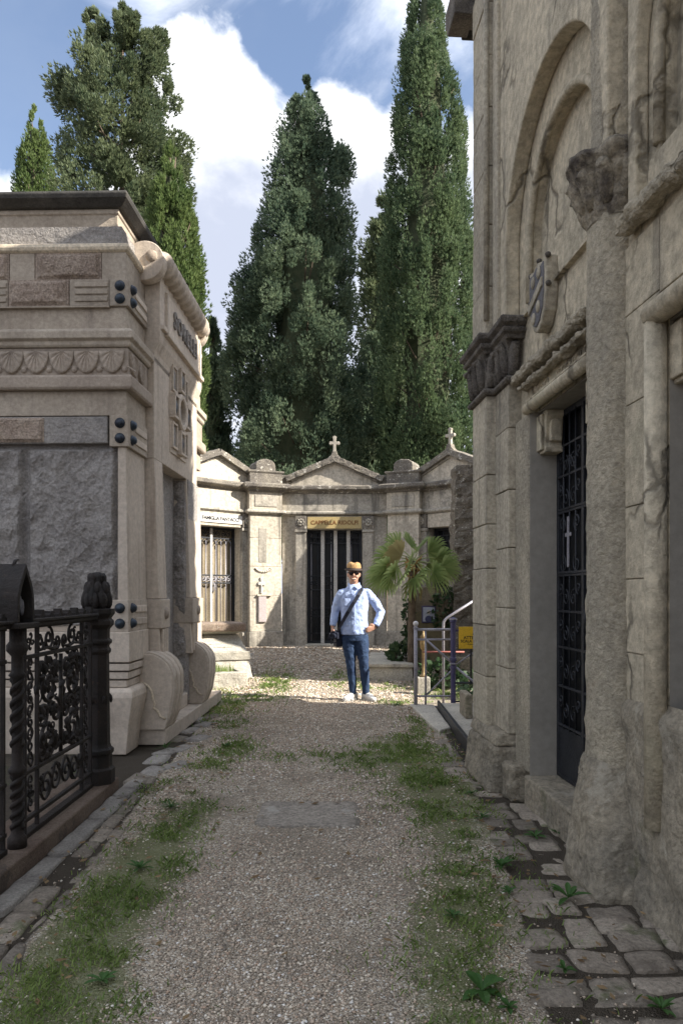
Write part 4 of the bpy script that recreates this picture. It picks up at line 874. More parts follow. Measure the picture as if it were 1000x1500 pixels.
# iron grille doors
def grille(y0, y1, zt, zb, x):
    d = MB(); d.box(x, x + .03, y0, y0 + .035, zb, zt); d.box(x, x + .03, y1 - .035, y1, zb, zt); d.box(x, x + .03, y0 + .035, y1 - .035, zb, zb + .03); d.box(x, x + .03, y0 + .035, y1 - .035, zt - .04, zt)
    d = d.build('iron_door', M_irong, rc, .003)
    def t(name, pts2, r, n=6): return MB().tube([(x + .0, a, b) for a, b in pts2], r, n).build(name, M_irong, d, smooth=True)
    MB().box(x + .005, x + .02, y0 + .03, y1 - .03, zb + .03, zb + .34).build('kick_plate', M_irong, d, .003)
    MB().box(x + .045, x + .06, y0, y1, zb, zt).build('glass', M_dark, d)  # dark pane stands in for the unlit room behind the grille
    ym = (y0 + y1)/2; MB().box(x - .008, x + .03, ym - .018, ym + .018, zb + .03, zt - .03).build('meeting_stile', M_irong, d, .003)
    zr = [zb + .36, zb + .62, zb + .88, zb + 1.12, zb + 1.36, zb + 1.78, zb + 2.02, zb + 2.22]
    for z in zr: MB().box(x - .006, x + .008, y0 + .03, y1 - .03, z - .008, z + .008).build('rail', M_irong, d, .002)
    for z in (zb + 1.36, zb + 1.78): MB().box(x - .010, x + .012, y0 + .03, y1 - .03, z + .01, z + .026).build('rail', M_irong, d, .002)
    for leaf in (0, 1):
        a, b = (y0 + .035, ym - .018) if leaf == 0 else (ym + .018, y1 - .035); w = (b - a)
        for k in range(1, 4):
            yy = a + w*k/4; t('bar', [(yy, zb + .34), (yy, zt - .03)], .0065)
        for i in range(len(zr) - 1):
            zc = (zr[i] + zr[i+1])/2; hh = (zr[i+1] - zr[i])
            for s in (-1, 1):
                if i == 4:
                    t('scroll', spiral(a + w/2 + s*w*.28, zc - hh*.33, w*.15, 1.5, R(90), s, 20), .006); t('scroll', spiral(a + w/2 + s*w*.30, zc + hh*.30, w*.14, 1.5, R(270), -s, 20), .006)
                else:
                    t('scroll', spiral(a + w/2 + s*w*.16, zc - hh*.12, w*.13, 1.4, R(100), s, 18), .0055); t('scroll', spiral(a + w/2 + s*w*.36, zc + hh*.14, w*.10, 1.3, R(280), -s, 16), .0055)
        t('pointed_arch', [(a + w*.25, zr[6])] + [(a + w*.25 + w*.25*q, zr[6] + .12*math.sin(q*1.57)) for q in (.3, .6, .85, 1)] + [(a + w*.75 - w*.25*q, zr[6] + .12*math.sin(q*1.57)) for q in (.85, .6, .3, 0)], .006)
        yy = a + w/2; cz = zr[4] + .21
        MB().box(x - .016, x - .004, yy - .012, yy + .012, cz - .16, cz + .17).build('cross', M_steel, d, .003); MB().box(x - .015, x - .005, yy - .05, yy + .05, cz + .04, cz + .065).build('cross', M_steel, d, .003)
    t('handle', [(ym - .03, zb + 1.02), (ym - .03, zb + 1.14)], .011)
grille(D0, D1, DT - .015, .205, .14); grille(E0, E1, ET - .015, .25, .16)
# coat of arms
ZS = 3.36; YS = -.40
outl = [(-.155, .21), (-.165, .12), (-.16, -.02), (-.13, -.13), (-.07, -.205), (0, -.235), (.07, -.205), (.13, -.13), (.16, -.02), (.165, .12), (.155, .21), (.08, .195), (0, .22), (-.08, .195)]
shd = MB().prism([(YS + a, ZS + b) for a, b in outl], 'x', -.085, -.0).build('coat_of_arms', M_rcblock, rc, .012)
MB().prism([(YS + a*.84, ZS + b*.84) for a, b in outl], 'x', -.093, -.075).build('shield_field', mat('slate blue shield', (.10, .10, .115), (.16, .155, .16), 9, .8, .8, 40, rnd=0), shd, .006)
MB().prism([(YS - .13, ZS + .02), (YS - .13, ZS + .08), (YS + .13, ZS - .02), (YS + .13, ZS - .08)], 'x', -.105, -.085).build('shield_bend', M_rcblock, shd, .006)
for (a, b) in ((-.06, .13), (.05, .11), (-.05, -.08), (.04, -.13)):
    MB().ell((-.095, YS + a, ZS + b), (.012, .035, .04), 8, 6).build('shield_charge', M_rcblock, shd, smooth=True)
for (a, b) in ((-.165, .2), (.165, .2), (-.17, .02), (.17, .02), (0, .23)): MB().ell((-.07, YS + a, ZS + b), (.02, .018, .018), 8, 6).build('shield_knob', M_rcdark, shd, smooth=True)
# facing slabs of the second bay, with open joints
random.seed(8); z = .78
while z < 3.12:
    h_ = min(random.uniform(.34, .5), 3.15 - z)
    rcb('facing_slab', MB().box(-.014 + random.uniform(-.003, .003), .004, -1.855, -1.40, z + .002, z + h_ - .003), M_rc, .004); z += h_
z = 2.72
rcb('facing_slab', MB().box(-.014, .004, -2.45, -1.861, 2.80, 3.14), M_rc, .004); rcb('facing_slab', MB().box(-.012, .004, -3.1, -2.454, 2.80, 3.14), M_rc, .004)
# engaged column
YCOL = -1.36
def half_col(r0, r1, z0, z1, seg=40, rows=60, amp=.010, x=.04):
    mb = MB(); vs = []; fs = []
    for j in range(rows + 1):
        z = z0 + (z1 - z0)*j/rows; r = r0 + (r1 - r0)*j/rows
        for i in range(seg + 1):
            a = R(75) + R(210)*i/seg; px, py = math.cos(a), math.sin(a)
            d = amp*(fbm((px*r, py*r, z), 9, 4) + .6*fbm((px*r + 4, py*r, z), 26, 3))
            vs.append((x + (r + d)*px, YCOL + (r + d)*py, z))
    for j in range(rows):
        for i in range(seg): k = j*(seg+1)+i; fs.append((k, k+1, k+seg+2, k+seg+1))
    return mb.add(vs, fs)
rcb('column_shaft', half_col(.178, .168, .55, 3.40), M_rccol, 0, smooth=True)
rcb('column_shaft', half_col(.150, .145, 3.62, TOP, amp=.008), M_rccol, 0, smooth=True)
cap = MB(); vs = []; fs = []; rows = 46; seg = 60; prof = [(0, .170), (.06, .178), (.10, .19), (.25, .20), (.45, .21), (.62, .235), (.74, .262), (.82, .275), (.88, .268), (.93, .25), (1, .16)]
for j in range(rows + 1):
    t_ = j/rows; r = float(np.interp(t_, [p[0] for p in prof], [p[1] for p in prof])); z = 3.34 + .36*t_
    for i in range(seg + 1):
        a = R(75) + R(210)*i/seg; leaf = .02*math.sin(t_*math.pi)*math.cos(a*9) ; d = leaf*.8 + .045*fbm((math.cos(a)*.4, math.sin(a)*.4, z), 6, 4)*math.sin(min(1, t_*1.4)*math.pi*.6)
        vs.append((.04 + (r + d)*math.cos(a), YCOL + (r + d)*math.sin(a), z))
for j in range(rows):
    for i in range(seg): k = j*(seg+1)+i; fs.append((k, k+1, k+seg+2, k+seg+1))
rcb('column_capital', cap.add(vs, fs), M_rccap, 0, smooth=True)
for k in range(6):
    a = R(105 + 30*k); pts = [(.04 + r_*math.cos(a), YCOL + r_*math.sin(a), z_) for r_, z_ in ((.17, 3.40), (.19, 3.47), (.215, 3.53), (.26, 3.565), (.27, 3.54))]
    rcb('capital_leaf', MB().tube(pts, [.03, .045, .045, .035, .012], 8), M_rccap, 0, smooth=True)
pl = rcb('column_plinth', MB().add([(-.12, -1.12, -.03), (-.26, -1.30, -.03), (-.26, -1.72, -.03), (.1, -1.80, -.03), (.1, -1.1, -.03), (-.10, -1.20, .62), (-.15, -1.28, .62), (-.15, -1.46, .62), (.1, -1.54, .62), (.1, -1.16, .62)], [(4, 3, 2, 1, 0), (5, 6, 7, 8, 9), (0, 1, 6, 5), (1, 2, 7, 6), (2, 3, 8, 7), (3, 4, 9, 8), (4, 0, 5, 9)]), M_rcbase, .05); chip(pl, .05, 6, .16)
rp = MB().panel((-.002, -3.6, 0), (0, 1, 0), (0, 0, 1), (-1, 0, 0), 2.2, .95, 90, 45, .04, 4.0, 5.0, .06, 1.2); rcb('broken_render_patch', rp, M_rcbase, 0, smooth=True)
o = rcb('base_course', MB().frustum((-.09, .2, -3.4, -1.70), (-.03, .2, -3.4, -1.76), -.03, .30), M_rcbase, .03); chip(o, .05, 6, .2)
# roof edge over the far corner, chapel body behind the facade
rcb('chapel_body', MB().box(.31, 4.2, YN, YF - .06, 0, TOP - .05), M_rc, 0)
rcb('far_wall', MB().box(.26, 4.2, YF - .055, YF - .02, 0, TOP), M_rc, 0)
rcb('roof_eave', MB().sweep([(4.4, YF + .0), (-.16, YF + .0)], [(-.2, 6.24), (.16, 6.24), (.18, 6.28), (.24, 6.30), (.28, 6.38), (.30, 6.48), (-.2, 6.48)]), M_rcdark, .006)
rcb('roof_eave', MB().prism([(YF - .02, 6.24), (YF + .25, 6.24), (YF + .29, 6.29), (YF + .29, 6.33), (YF + .34, 6.36), (YF + .34, 6.50), (YF - .02, 6.50)], 'x', -.33, -.158), M_rcdark, .01)
rcb('gable', MB().prism([(YN, TOP - .01), (YF - .05, TOP - .01), (-1.7, 9.2)], 'x', -.08, 4.2), M_rc, .01)
for (ya, za, yb, zb) in ((YF + .3, TOP - .05, -1.7, 9.26), (YN - .3, TOP - .05, -1.7, 9.26)): rcb('roof', MB().prism([(ya, za), (yb, zb), (yb, zb + .12), (ya, za + .12)], 'x', -.2, 4.5), M_roof, .01)

# ------------------------------------------------------------------ unseen chapels added beyond the tall chapel to keep the sun off the path
def plain_chapel(name, label, x0, x1, y0, y1, h, m, rh=.4):
    t = thing(name, label, 'chapel', ((x0 + x1)/2, (y0 + y1)/2, 0)); w, d = (x1 - x0)/2, (y1 - y0)/2
    MB().box(-w, w, -d, d, -.1, h).build('wall', m, t, .01)
    P = [(-w, -d), (w, -d), (w, d), (-w, d), (-w, -d)]
    MB().sweep(P, [(-.1, -.1), (.06, -.1), (.06, .35), (.03, .40), (-.1, .40)]).build('plinth', M_rcbase, t, .01)
    MB().sweep(P, [(-.1, h - .3), (.04, h - .3), (.10, h - .18), (.14, h - .02), (.14, h + .04), (-.1, h + .04)]).build('cornice', M_lichen, t, .008)
    MB().prism([(-d - .1, h + .041), (d + .1, h + .041), (0, h + rh)], 'x', -w - .1, w + .1).build('roof', M_roof, t, .01)
    dr = MB().box(-w - .02, -w + .02, -.5, .5, .1, 2.2).build('door', M_irong, t); MB().box(-w - .05, -w + .03, -.62, .62, 2.2, 2.42).build('lintel', M_chapg, t, .01)
    for s in (-1, 1): MB().box(-w - .045, -w + .03, s*.56 - .06, s*.56 + .06, 0, 2.199).build('door_jamb', M_chapg, t, .01)
    return t

plain_chapel('shade_chapel', 'unseen plain chapel added behind the tall chapel to shade the lane', 2.30, 3.6, 6.5, 7.7, 3.5, M_rc)
plain_chapel('shade_chapel', 'unseen low chapel added behind the steel railing to shade the path', 2.35, 3.0, 7.9, 8.85, 2.75, M_chapg, .25)
plain_chapel('shade_chapel', 'unseen low chapel added beside the pebbled pillar to block the sun', 2.62, 4.6, 10.9, 13.6, 4.0, M_chapg)
# ------------------------------------------------------------------ semicircle of chapels at the end of the lane
ZG = .31
def chapel(name, label, loc, rz, hw, sign, cross, door, dw=.60):
    """local: x along the wall (door at 0), -y outward, z from its own ground; hw = half width of the bay"""
    t = thing(name, label, 'chapel', loc, rz); b = lambda n_, mb, m, bv=.008, p=t, **k: mb.build(n_, m, p, bv, **k)
    DTp = 2.50
    b('wall', MB().prism([(-hw, -.4), (-dw, -.4), (-dw, DTp), (dw, DTp), (dw, -.4), (hw, -.4), (hw, 3.3), (-hw, 3.3)], 'y', .0, .35), M_chapg if sign != 'white' else M_chap, 0)
    b('chapel_body', MB().box(-hw, hw, .35, 2.2, -.4, 3.3), M_chapg, 0)
    b('threshold', MB().box(-dw - .02, dw + .02, -.16, .3, -.1, .03), M_tomb, .01)
    for s in (-1, 1):           # pilasters
        x0, x1 = sorted((s*(dw + .015), s*(dw + .235)))
        b('pilaster', MB().box(x0, x1, -.07, .02, .30, 2.44), M_chapg, .006); o = b('pilaster_base', MB().box(x0 - .025, x1 + .025, -.10, .02, -.1, .30), M_chapg, .015); chip(o, .015, 4, .1)
        b('pilaster_cap', MB().box(x0 - .02, x1 + .02, -.095, .02, 2.44, 2.50), M_chapg, .008)
        r_ = b('rosette_block', MB().box(x0 - .01, x1 + .01, -.10, .02, 2.505, 2.79), M_lichen, .008)
        for k in range(8):
            a = k*math.pi/4; b('petal', MB().ell(((x0 + x1)/2 + .055*math.cos(a), -.105, 2.65 + .06*math.sin(a)), (.03, .02, .03), 7, 5), M_chapg, 0, r_, smooth=True)
        b('petal', MB().ell(((x0 + x1)/2, -.11, 2.65), (.03, .03, .03), 8, 6), M_chapg, 0, r_, smooth=True)
    b('lintel', MB().box(-dw + .0, dw, -.05, .02, 2.505, 2.79), M_chap, .006)
    b('lintel_soffit', MB().box(-dw, dw, .02, .33, 2.502, 2.6), M_chap, 0)
    if sign == 'white':
        p = b('name_plaque', MB().box(-dw + .01, dw + .02, -.075, -.045, 2.57, 2.74), M_plaque, .004)
        text_obj('lettering', 'FAMIGLIA FANTACCI', .104, .002, M_ink, p, (.06, -.0765, 2.652), (R(90), 0, 0), space=.93, bold=.003)
    elif sign == 'gold':
        p = b('name_plaque', MB().box(-dw + .02, dw - .02, -.072, -.045, 2.52, 2.775), M_goldpl, .004)
        text_obj('lettering', 'CAPPELLA RIDOLFI', .119, .003, M_gold, p, (0, -.0735, 2.645), (R(90), 0, 0), space=1.02, bold=.003)
    b('architrave_moulding', MB().sweep([(-hw, 0), (hw, 0)], [(-.05, 2.80), (.05, 2.80), (.10, 2.835), (.10, 2.87), (.05, 2.90), (-.05, 2.90)]), M_chapg, .004)
    b('frieze', MB().box(-hw, hw, -.035, .02, 2.90, 3.27), M_chapg if sign != 'white' else M_chap, .004)
    o = b('cornice', MB().sweep([(-hw - .02, 0), (hw + .02, 0)], [(-.1, 3.27), (.05, 3.27), (.07, 3.31), (.15, 3.34), (.17, 3.36), (.17, 3.42), (.13, 3.45), (-.1, 3.47)]), M_lichen, .004); chip(o, .02, 3, .08)
    # pediment
    pw = min(hw, 1.0); ap = 4.02
    b('tympanum', MB().prism([(-pw, 3.46), (pw, 3.46), (0, ap - .03)], 'y', -.045, .3), M_chap, 0)
    b('parapet', MB().box(-hw, hw, -.03, .3, 3.44, 3.68), M_lichen, .01)
    for s in (-1, 1):
        v = Vector((pw, 0, -(ap - 3.60))).normalized(); nn = Vector((v.z*-1, 0, v.x)); L_ = math.hypot(pw, ap - 3.60)
        def rk(t0, n0): 
            q = Vector((0, 0, ap)) + v*t0 + nn*n0; return (s*q.x, q.z)
        o = b('raking_cornice', MB().prism([rk(-.0, -.065), rk(L_ + .05, -.065), rk(L_ + .05, .06), rk(0, .06)] if True else [], 'y', -.15, .32), M_lichen, .008); chip(o, .03, 5, .08)
        b('raking_moulding', MB().prism([rk(.03, -.105), rk(L_ - .05, -.105), rk(L_ - .05, -.06), rk(.03, -.06)], 'y', -.075, .1), M_chapg, .006)
    if cross:
        c = b('roof_cross', MB().prism([(-.14, 4.03), (.14, 4.03), (.07, 4.10), (.045, 4.18), (-.045, 4.18), (-.07, 4.10)], 'y', -.12, .02), M_lichen, .01)
        cr = [(-.035, 4.17), (.035, 4.17), (.03, 4.33), (.10, 4.325), (.115, 4.345), (.115, 4.375), (.10, 4.395), (.03, 4.39), (.035, 4.47), (.05, 4.49), (.0, 4.52), (-.05, 4.49), (-.035, 4.47), (-.03, 4.39), (-.10, 4.395), (-.115, 4.375), (-.115, 4.345), (-.10, 4.325), (-.03, 4.33)]
        b('cross_shaft', MB().prism(cr, 'y', -.085, -.02), mat('pale cross stone', (.50, .46, .38), (.36, .33, .28), 6, .9, .4, 40, rnd=0), .008, c)
    # door
    yb = .20
    if door == 'curtain':
        d = b('door', MB().box(-dw, -dw + .05, yb - .02, yb + .03, .03, DTp).box(dw - .05, dw, yb - .02, yb + .03, .03, DTp).box(-dw + .05, dw - .05, yb - .02, yb + .03, DTp - .05, DTp).box(-dw + .05, dw - .05, yb - .02, yb + .03, .03, .10), M_irong, .004)
        cu = MB(); n = 60; vs = []; 
        for j in (0, 1):
            for i in range(n + 1): vs.append((-dw + 2*dw*i/n, yb + .08 + .022*math.sin(i*1.35) + .008*math.sin(i*.7), .04 + j*(DTp - .05)))
        cu.add(vs, [(i, i + 1, n + 2 + i, n + 1 + i) for i in range(n)]); b('curtain', cu, M_curtain, 0, d, smooth=True, fix=False)
        b('dark_backing', MB().box(-dw, dw, yb + .13, yb + .14, .03, DTp), M_dark, 0, d)  # dark sheet in place of the unlit interior
        b('stile', MB().box(-.03, .03, yb - .03, yb, .03, DTp - .02), M_marble, .006, d)
        for k in range(9):
            x = -dw + .10 + k*(2*dw - .2)/8
            if abs(x) < .04: continue
            b('bar', MB().tube([(x, yb - .01, .05), (x, yb - .01, 2.22)], .010, 6), M_steel, 0, d, smooth=True)
        for k in range(8):
            x = -dw + .10 + (k + .5)*(2*dw - .2)/8; w = (2*dw - .2)/16
            b('pointed_top', MB().tube([(x - w, yb - .01, 2.12), (x - w*.6, yb - .01, 2.20), (x, yb - .01, 2.25), (x + w*.6, yb - .01, 2.20), (x + w, yb - .01, 2.12)], .010, 5), M_irong, 0, d, smooth=True)
            b('scroll', MB().tube([(p, yb - .01, q) for p, q in spiral(x, 2.37, .062, 1.3, R(90), 1 if k % 2 else -1, 16)], .010, 5), M_irong, 0, d, smooth=True)
            b('scroll', MB().tube([(p, yb - .015, q) for p, q in spiral(x, 1.42, .055, 1.3, R(90), 1 if k % 2 else -1, 16)], .009, 5), M_steel, 0, d, smooth=True)
        for z in (2.27, 1.50, 1.34): b('rail', MB().box(-dw + .05, dw - .05, yb - .025, yb - .0, z - .015, z + .015), M_irong, .003, d)
        b('handle', MB().tube([(.045, yb - .03, 1.36), (.05, yb - .06, 1.30), (.045, yb - .06, 1.20), (.02, yb - .04, 1.14)], .013, 6), M_steel, 0, d, smooth=True)
    else:
        d = b('door', MB().box(-dw, -dw + .05, yb - .02, yb + .03, .03, DTp).box(dw - .05, dw, yb - .02, yb + .03, .03, DTp).box(-dw + .05, dw - .05, yb - .02, yb + .03, DTp - .05, DTp).box(-dw + .05, dw - .05, yb - .02, yb + .03, .03, .08), M_irong, .004)
        b('glass', MB().box(-dw, dw, yb + .06, yb + .07, .03, DTp), M_dark, 0, d)  # dark pane in place of the unlit chapel interior
        if door == 'marble':
            for x in (-.26, .02, .30): b('pale_post', MB().box(x - .04, x + .04, yb - .06, yb + .01, .03, DTp - .005), M_marble, .008, d)
        for k in range(8):
            x = -dw + .09 + k*(2*dw - .18)/7; b('bar', MB().tube([(x, yb - .005, .05), (x, yb - .005, DTp - .06)], .010, 6), M_steel if door == 'marble' and k % 3 == 0 else M_irong, 0, d, smooth=True)
        for z in (2.34, 2.22, 1.50, 1.20, .80, .62, .25): b('rail', MB().box(-dw + .05, dw - .05, yb - .02, yb + .0, z - .012, z + .012), M_irong, .003, d)
        for k in range(10):
            x = -dw + .10 + k*(2*dw - .2)/9
            for (z, r) in ((1.35, .055), (.70, .05), (2.28, .04)): b('scroll', MB().tube([(p, yb - .012, q) for p, q in spiral(x, z, r, 1.3, R(90), 1 if k % 2 else -1, 14)], .009, 5), M_irong, 0, d, smooth=True)
            b('scroll', MB().tube([(x - .05, yb - .012, .27), (x, yb - .012, .58), (x + .05, yb - .012, .27)], .008, 5), M_irong, 0, d, smooth=True)
    return t
chapel('chapel_facade', 'central pale stone chapel with yellow name panel and stone cross behind the man', (-.15, 16.0, ZG), 0, 1.13, 'gold', True, 'marble')
s45 = math.sqrt(.5); tl = .80
chapel('chapel_facade', 'sunlit stone chapel with white name plaque and curtained door at left', (-2.0 - s45*tl, 15.75 - s45*tl, ZG), R(45), 1.35, 'white', False, 'curtain')
chapel('chapel_facade', 'stone chapel behind the palm with a small cross on its pediment', (1.70 + s45*tl, 15.75 - s45*tl, ZG), R(-45), 1.35, None, True, 'dark')

def pier(label, A, B, deco):
    A = Vector(A); B = Vector(B); d = (B - A); w = d.length/2; rz = math.atan2(d.y, d.x); c = (A + B)/2
    t = thing('stone_pier', label, 'pier', (c.x, c.y, ZG), rz, 'piers between the far chapels'); b = lambda n_, mb, m, bv=.008, p=t, **k: mb.build(n_, m, p, bv, **k)
    o = b('pier_base', MB().box(-w - .03, w + .03, -.05, .4, -.3, .32), M_chapg, .015); chip(o, .015, 4, .12)
    z = .32
    for h in (.75, .62, .60, .53):
        o = b('stone_block', MB().box(-w, w, 0, .4, z + .002, z + h - .002), M_chap, .008); z += h
    P = [(-w, .4), (-w, 0), (w, 0), (w, .4)]
    b('architrave_moulding', MB().sweep(P, [(-.05, 2.80), (.04, 2.80), (.08, 2.835), (.08, 2.87), (.04, 2.90), (-.05, 2.90)]), M_chapg, .004)
    b('frieze', MB().box(-w - .015, w + .015, -.015, .4, 2.90, 3.27), M_chap, .006)
    b('frieze_panel', MB().box(-w + .10, w - .10, -.03, .0, 2.96, 3.2), M_chapg, .006)
    o = b('cornice', MB().sweep(P, [(-.1, 3.27), (.04, 3.27), (.06, 3.31), (.14, 3.34), (.16, 3.36), (.16, 3.42), (.12, 3.45), (-.1, 3.47)]), M_lichen, .004); chip(o, .02, 3, .08)
    o = b('attic_block', MB().box(-w - .01, w + .01, -.03, .4, 3.45, 3.66), M_lichen, .01)
    o = b('attic_moulding', MB().sweep(P, [(-.1, 3.66), (.03, 3.66), (.05, 3.69), (.05, 3.72), (-.1, 3.74)]), M_lichen, .006)
    rr = w*.62; o = b('rounded_top', MB().prism([(-rr, 3.72), (rr, 3.72), (rr, 3.84)] + [(rr*math.cos(a), 3.84 + rr*.62*math.sin(a)) for a in [R(15*i) for i in range(1, 12)]] + [(-rr, 3.84)], 'y', .0, .5), M_lichen, .015); chip(o, .02, 4, .1)
    if deco:
        b('sunk_panel', MB().box(-.16, .02, -.008, .01, 1.78, 2.5), M_chapg, .004)
        g = [(-.16, 1.62), (.06, 1.62)]
        for k in range(9):
            a = R(200 + 140*k/8); b('garland_leaf', MB().ell((-.06 + .17*math.cos(a), -.012, 1.68 + .10*math.sin(a)), (.03, .02, .025), 7, 5), M_chap, 0, smooth=True)
        x = -.10
        b('cross_relief', MB().prism([(x - .018, 1.12), (x + .018, 1.12), (x + .016, 1.30), (x + .07, 1.29), (x + .085, 1.33), (x + .07, 1.37), (x + .016, 1.36), (x + .03, 1.46), (x, 1.48), (x - .03, 1.46), (x - .016, 1.36), (x - .07, 1.37), (x - .085, 1.33), (x - .07, 1.29), (x - .016, 1.30)], 'y', -.035, .0), M_marble, .006)
        b('marble_tablet', MB().box(-.17, .0, -.045, .0, .52, 1.06), mat('pink grey marble', (.46, .40, .40), (.40, .35, .34), 5, .6, .2, 40, rnd=0), .006)
        b('tablet_ledge', MB().box(-.20, .12, -.055, .0, 1.065, 1.10), M_chap, .006)
pier('sunlit stone pier with a relief cross left of the central chapel', (-1.92, 15.52), (-1.28, 15.80), True)
pier('shaded stone pier behind the palm right of the central chapel', (.98, 15.80), (1.62, 15.52), False)
# paved apron in front of the chapels
for k, (y0, y1, x0, x1, z) in enumerate(((13.6, 14.1, -1.55, -.9, .25),)):
    pass
for (r, k0, k1) in ((2.55, 0, 3), (2.15, 0, 2)):      # low worn kerb stones beside the left tomb
    for k in range(k0, k1):
        a0, a1 = R(200 + 10*k), R(200 + 10*(k + 1) - .7); cx, cy = -.1, 15.2
        P4 = [(cx + rr*math.cos(a), cy + rr*math.sin(a)*.95) for rr, a in ((r, a0), (r, a1), (r - .13, a1), (r - .13, a0))]
        stone(strip_l, P4, gz(0, P4[0][1]) + .03, M_tomb, .008, 'apron_kerb_stone', n=4)

# ------------------------------------------------------------------ tomb in front of the left chapel
tm = thing('sarcophagus_tomb', 'old lichened tomb with brown lid slab and sloping inscribed face at left', 'tomb', (-1.95, 11.9, .05), R(20))
o = MB().frustum((-.75, .52, -.1, .9), (-.75, .48, .05, .9), .0, .30).build('tomb_base', M_tomb, tm, .015); chip(o, .02, 4, .12)
o = MB().box(-.75, .50, .02, .92, .30, .44).build('tomb_step', M_tomb, tm, .012); chip(o, .02, 4, .12)
MB().frustum((-.75, .46, .06, .88), (-.75, .36, .30, .8), .44, .70).build('inscribed_face', M_tomb, tm, .01)
for k in range(4): MB().box(-.6, .22 - .05*(k % 2), .12 + .048*k, .125 + .048*k, .50 + .05*k, .512 + .05*k).build('inscription_line', M_lichen, tm)
o = MB().frustum((-.75, .30, .34, .78), (-.75, .40, .22, .85), .70, .76).build('tomb_neck', M_tomb, tm, .01)
o = MB().box(-.8, .46, .14, .92, .76, .90).build('lid_slab', M_tombred, tm, .03); chip(o, .02, 5, .12)
kb = thing('planter_kerb', 'low lichened stone trough planted with grass before the left tomb', 'planter', (-1.82, 11.15, .0), R(20))
for (x0, x1, y0, y1) in ((-.7, .42, 0, .12), (.31, .42, .121, .62), (-.7, -.59, .121, .62)):
    o = MB().box(x0, x1, y0, y1, -.05, .24).build('kerb_side', M_tomb, kb, .015); chip(o, .025, 5, .1)
MB().box(-.59, .31, .12, .62, 0, .17).build('soil', M_soil, kb)
def tuft_mesh(n, rad, h, seed, wd=.004, spread=.6):
    r = np.random.default_rng(seed); V = []
    for k in range(n):
        a = r.random()*6.283; rr = rad*math.sqrt(r.random()); b_ = r.random()*6.283; x, y = rr*math.cos(a), rr*math.sin(a); hh = h*(.5 + .7*r.random()); ln = hh*spread*(.3 + r.random())
        dx, dy = math.cos(b_), math.sin(b_); V += [(x - dy*wd, y + dx*wd, 0), (x + dy*wd, y - dx*wd, 0), (x + dx*ln*.35 + dy*wd*.8, y + dy*ln*.35 - dx*wd*.8, hh*.7), (x + dx*ln, y + dy*ln, hh), (x + dx*ln*.35 - dy*wd*.8, y + dy*ln*.35 + dx*wd*.8, hh*.7)]
    return V
V = np.array(tuft_mesh(900, 1.0, .16, 4, .006)); V[:, 0] = V[:, 0]*.42 - .14; V[:, 1] = V[:, 1]*.22 + .37; V[:, 2] += .165
np_mesh('grass_filling', V, [(0, 1, 2, 3, 4)], 5, M_grass, kb)['kind'] = 'stuff'

# ------------------------------------------------------------------ right of the man
gs = thing('grave_slab', 'low pale stone grave with flat slab behind the man', 'grave', (.82, 11.75, .04), R(-4))
o = MB().frustum((-.42, .33, -.02, 2.2), (-.40, .30, .0, 2.2), -.05, .22).build('grave_base', M_tomb, gs, .015); chip(o, .02, 4, .12)
o = MB().box(-.42, .32, -.03, 2.22, .22, .28).build('top_slab', M_tomb, gs, .012); chip(o, .015, 4, .15)
# headstone with portrait
hs = thing('headstone', 'ivy clad brown headstone with a small blue framed portrait behind the railing', 'headstone', (1.52, 12.9, .12), R(-6))
o = MB().prism([(-.36, 0), (.36, 0), (.36, 1.15), (.30, 1.32), (.16, 1.42), (0, 1.45), (-.16, 1.42), (-.30, 1.32), (-.36, 1.15)], 'y', 0, .18).build('headstone_slab', mat('brown weathered headstone', (.17, .14, .10), (.25, .21, .155), 5, .9, .6, 40, rnd=0), hs, .02)
chip(o, .02, 4, .12)
MB().prism([(-.24, .1), (.24, .1), (.24, .98), (.0, 1.08), (-.24, .98)], 'y', -.025, .0).build('inscription_panel', mat('mossy inscription stone', (.20, .17, .10), (.15, .13, .085), 8, .9, .5, 40, rnd=0), hs, .01)
pf = MB().box(-.125, .125, -.05, -.02, .80, 1.10).build('portrait_frame', M_blue, hs, .01)
MB().box(-.10, .10, -.056, -.045, .825, 1.075).build('portrait', plain('pale blue enamel', (.42, .46, .58), .3), pf, .005)
MB().ell((0, -.058, .99), (.03, .006, .04), 10, 8).build('portrait_head', plain('portrait skin', (.55, .48, .46), .4), pf, smooth=True)
MB().ell((0, -.058, .87), (.065, .006, .06), 10, 8).build('portrait_coat', plain('portrait coat', (.06, .07, .16), .4), pf, smooth=True)
# rough pillar
rp_ = thing('rough_pillar', 'tall dark rough pebbled stone pillar beside the tall chapel corner', 'pillar', (2.22, 13.0, .1), 0)
mb = MB(); vs = []; fs = []; nr, ns = 70, 28
for j in range(nr + 1):
    z = 3.55*j/nr; hw_ = .30 - .045*j/nr
    for i in range(ns):
        t = i/ns*4; e = int(t); f = t - e; c_ = [(-1, -1), (1, -1), (1, 1), (-1, 1), (-1, -1)]; x = (c_[e][0]*(1 - f) + c_[e+1][0]*f)*hw_; y = (c_[e][1]*(1 - f) + c_[e+1][1]*f)*hw_
        k = 1 + .16*fbm((x, y, z), 5, 4) + .07*fbm((x, y, z + 9), 17, 3); vs.append((x*k, y*k, z))
for j in range(nr):
    for i in range(ns): fs.append((j*ns+i, j*ns+(i+1)%ns, (j+1)*ns+(i+1)%ns, (j+1)*ns+i))
fs.append(tuple(nr*ns + i for i in range(ns)))
mb.add(vs, fs).build('pillar_shaft', M_rock, rp_)
o = MB().box(-.42, .42, -.42, .42, -.1, .25).build('pillar_base', M_rcbase, rp_, .03); chip(o, .04, 4, .15)

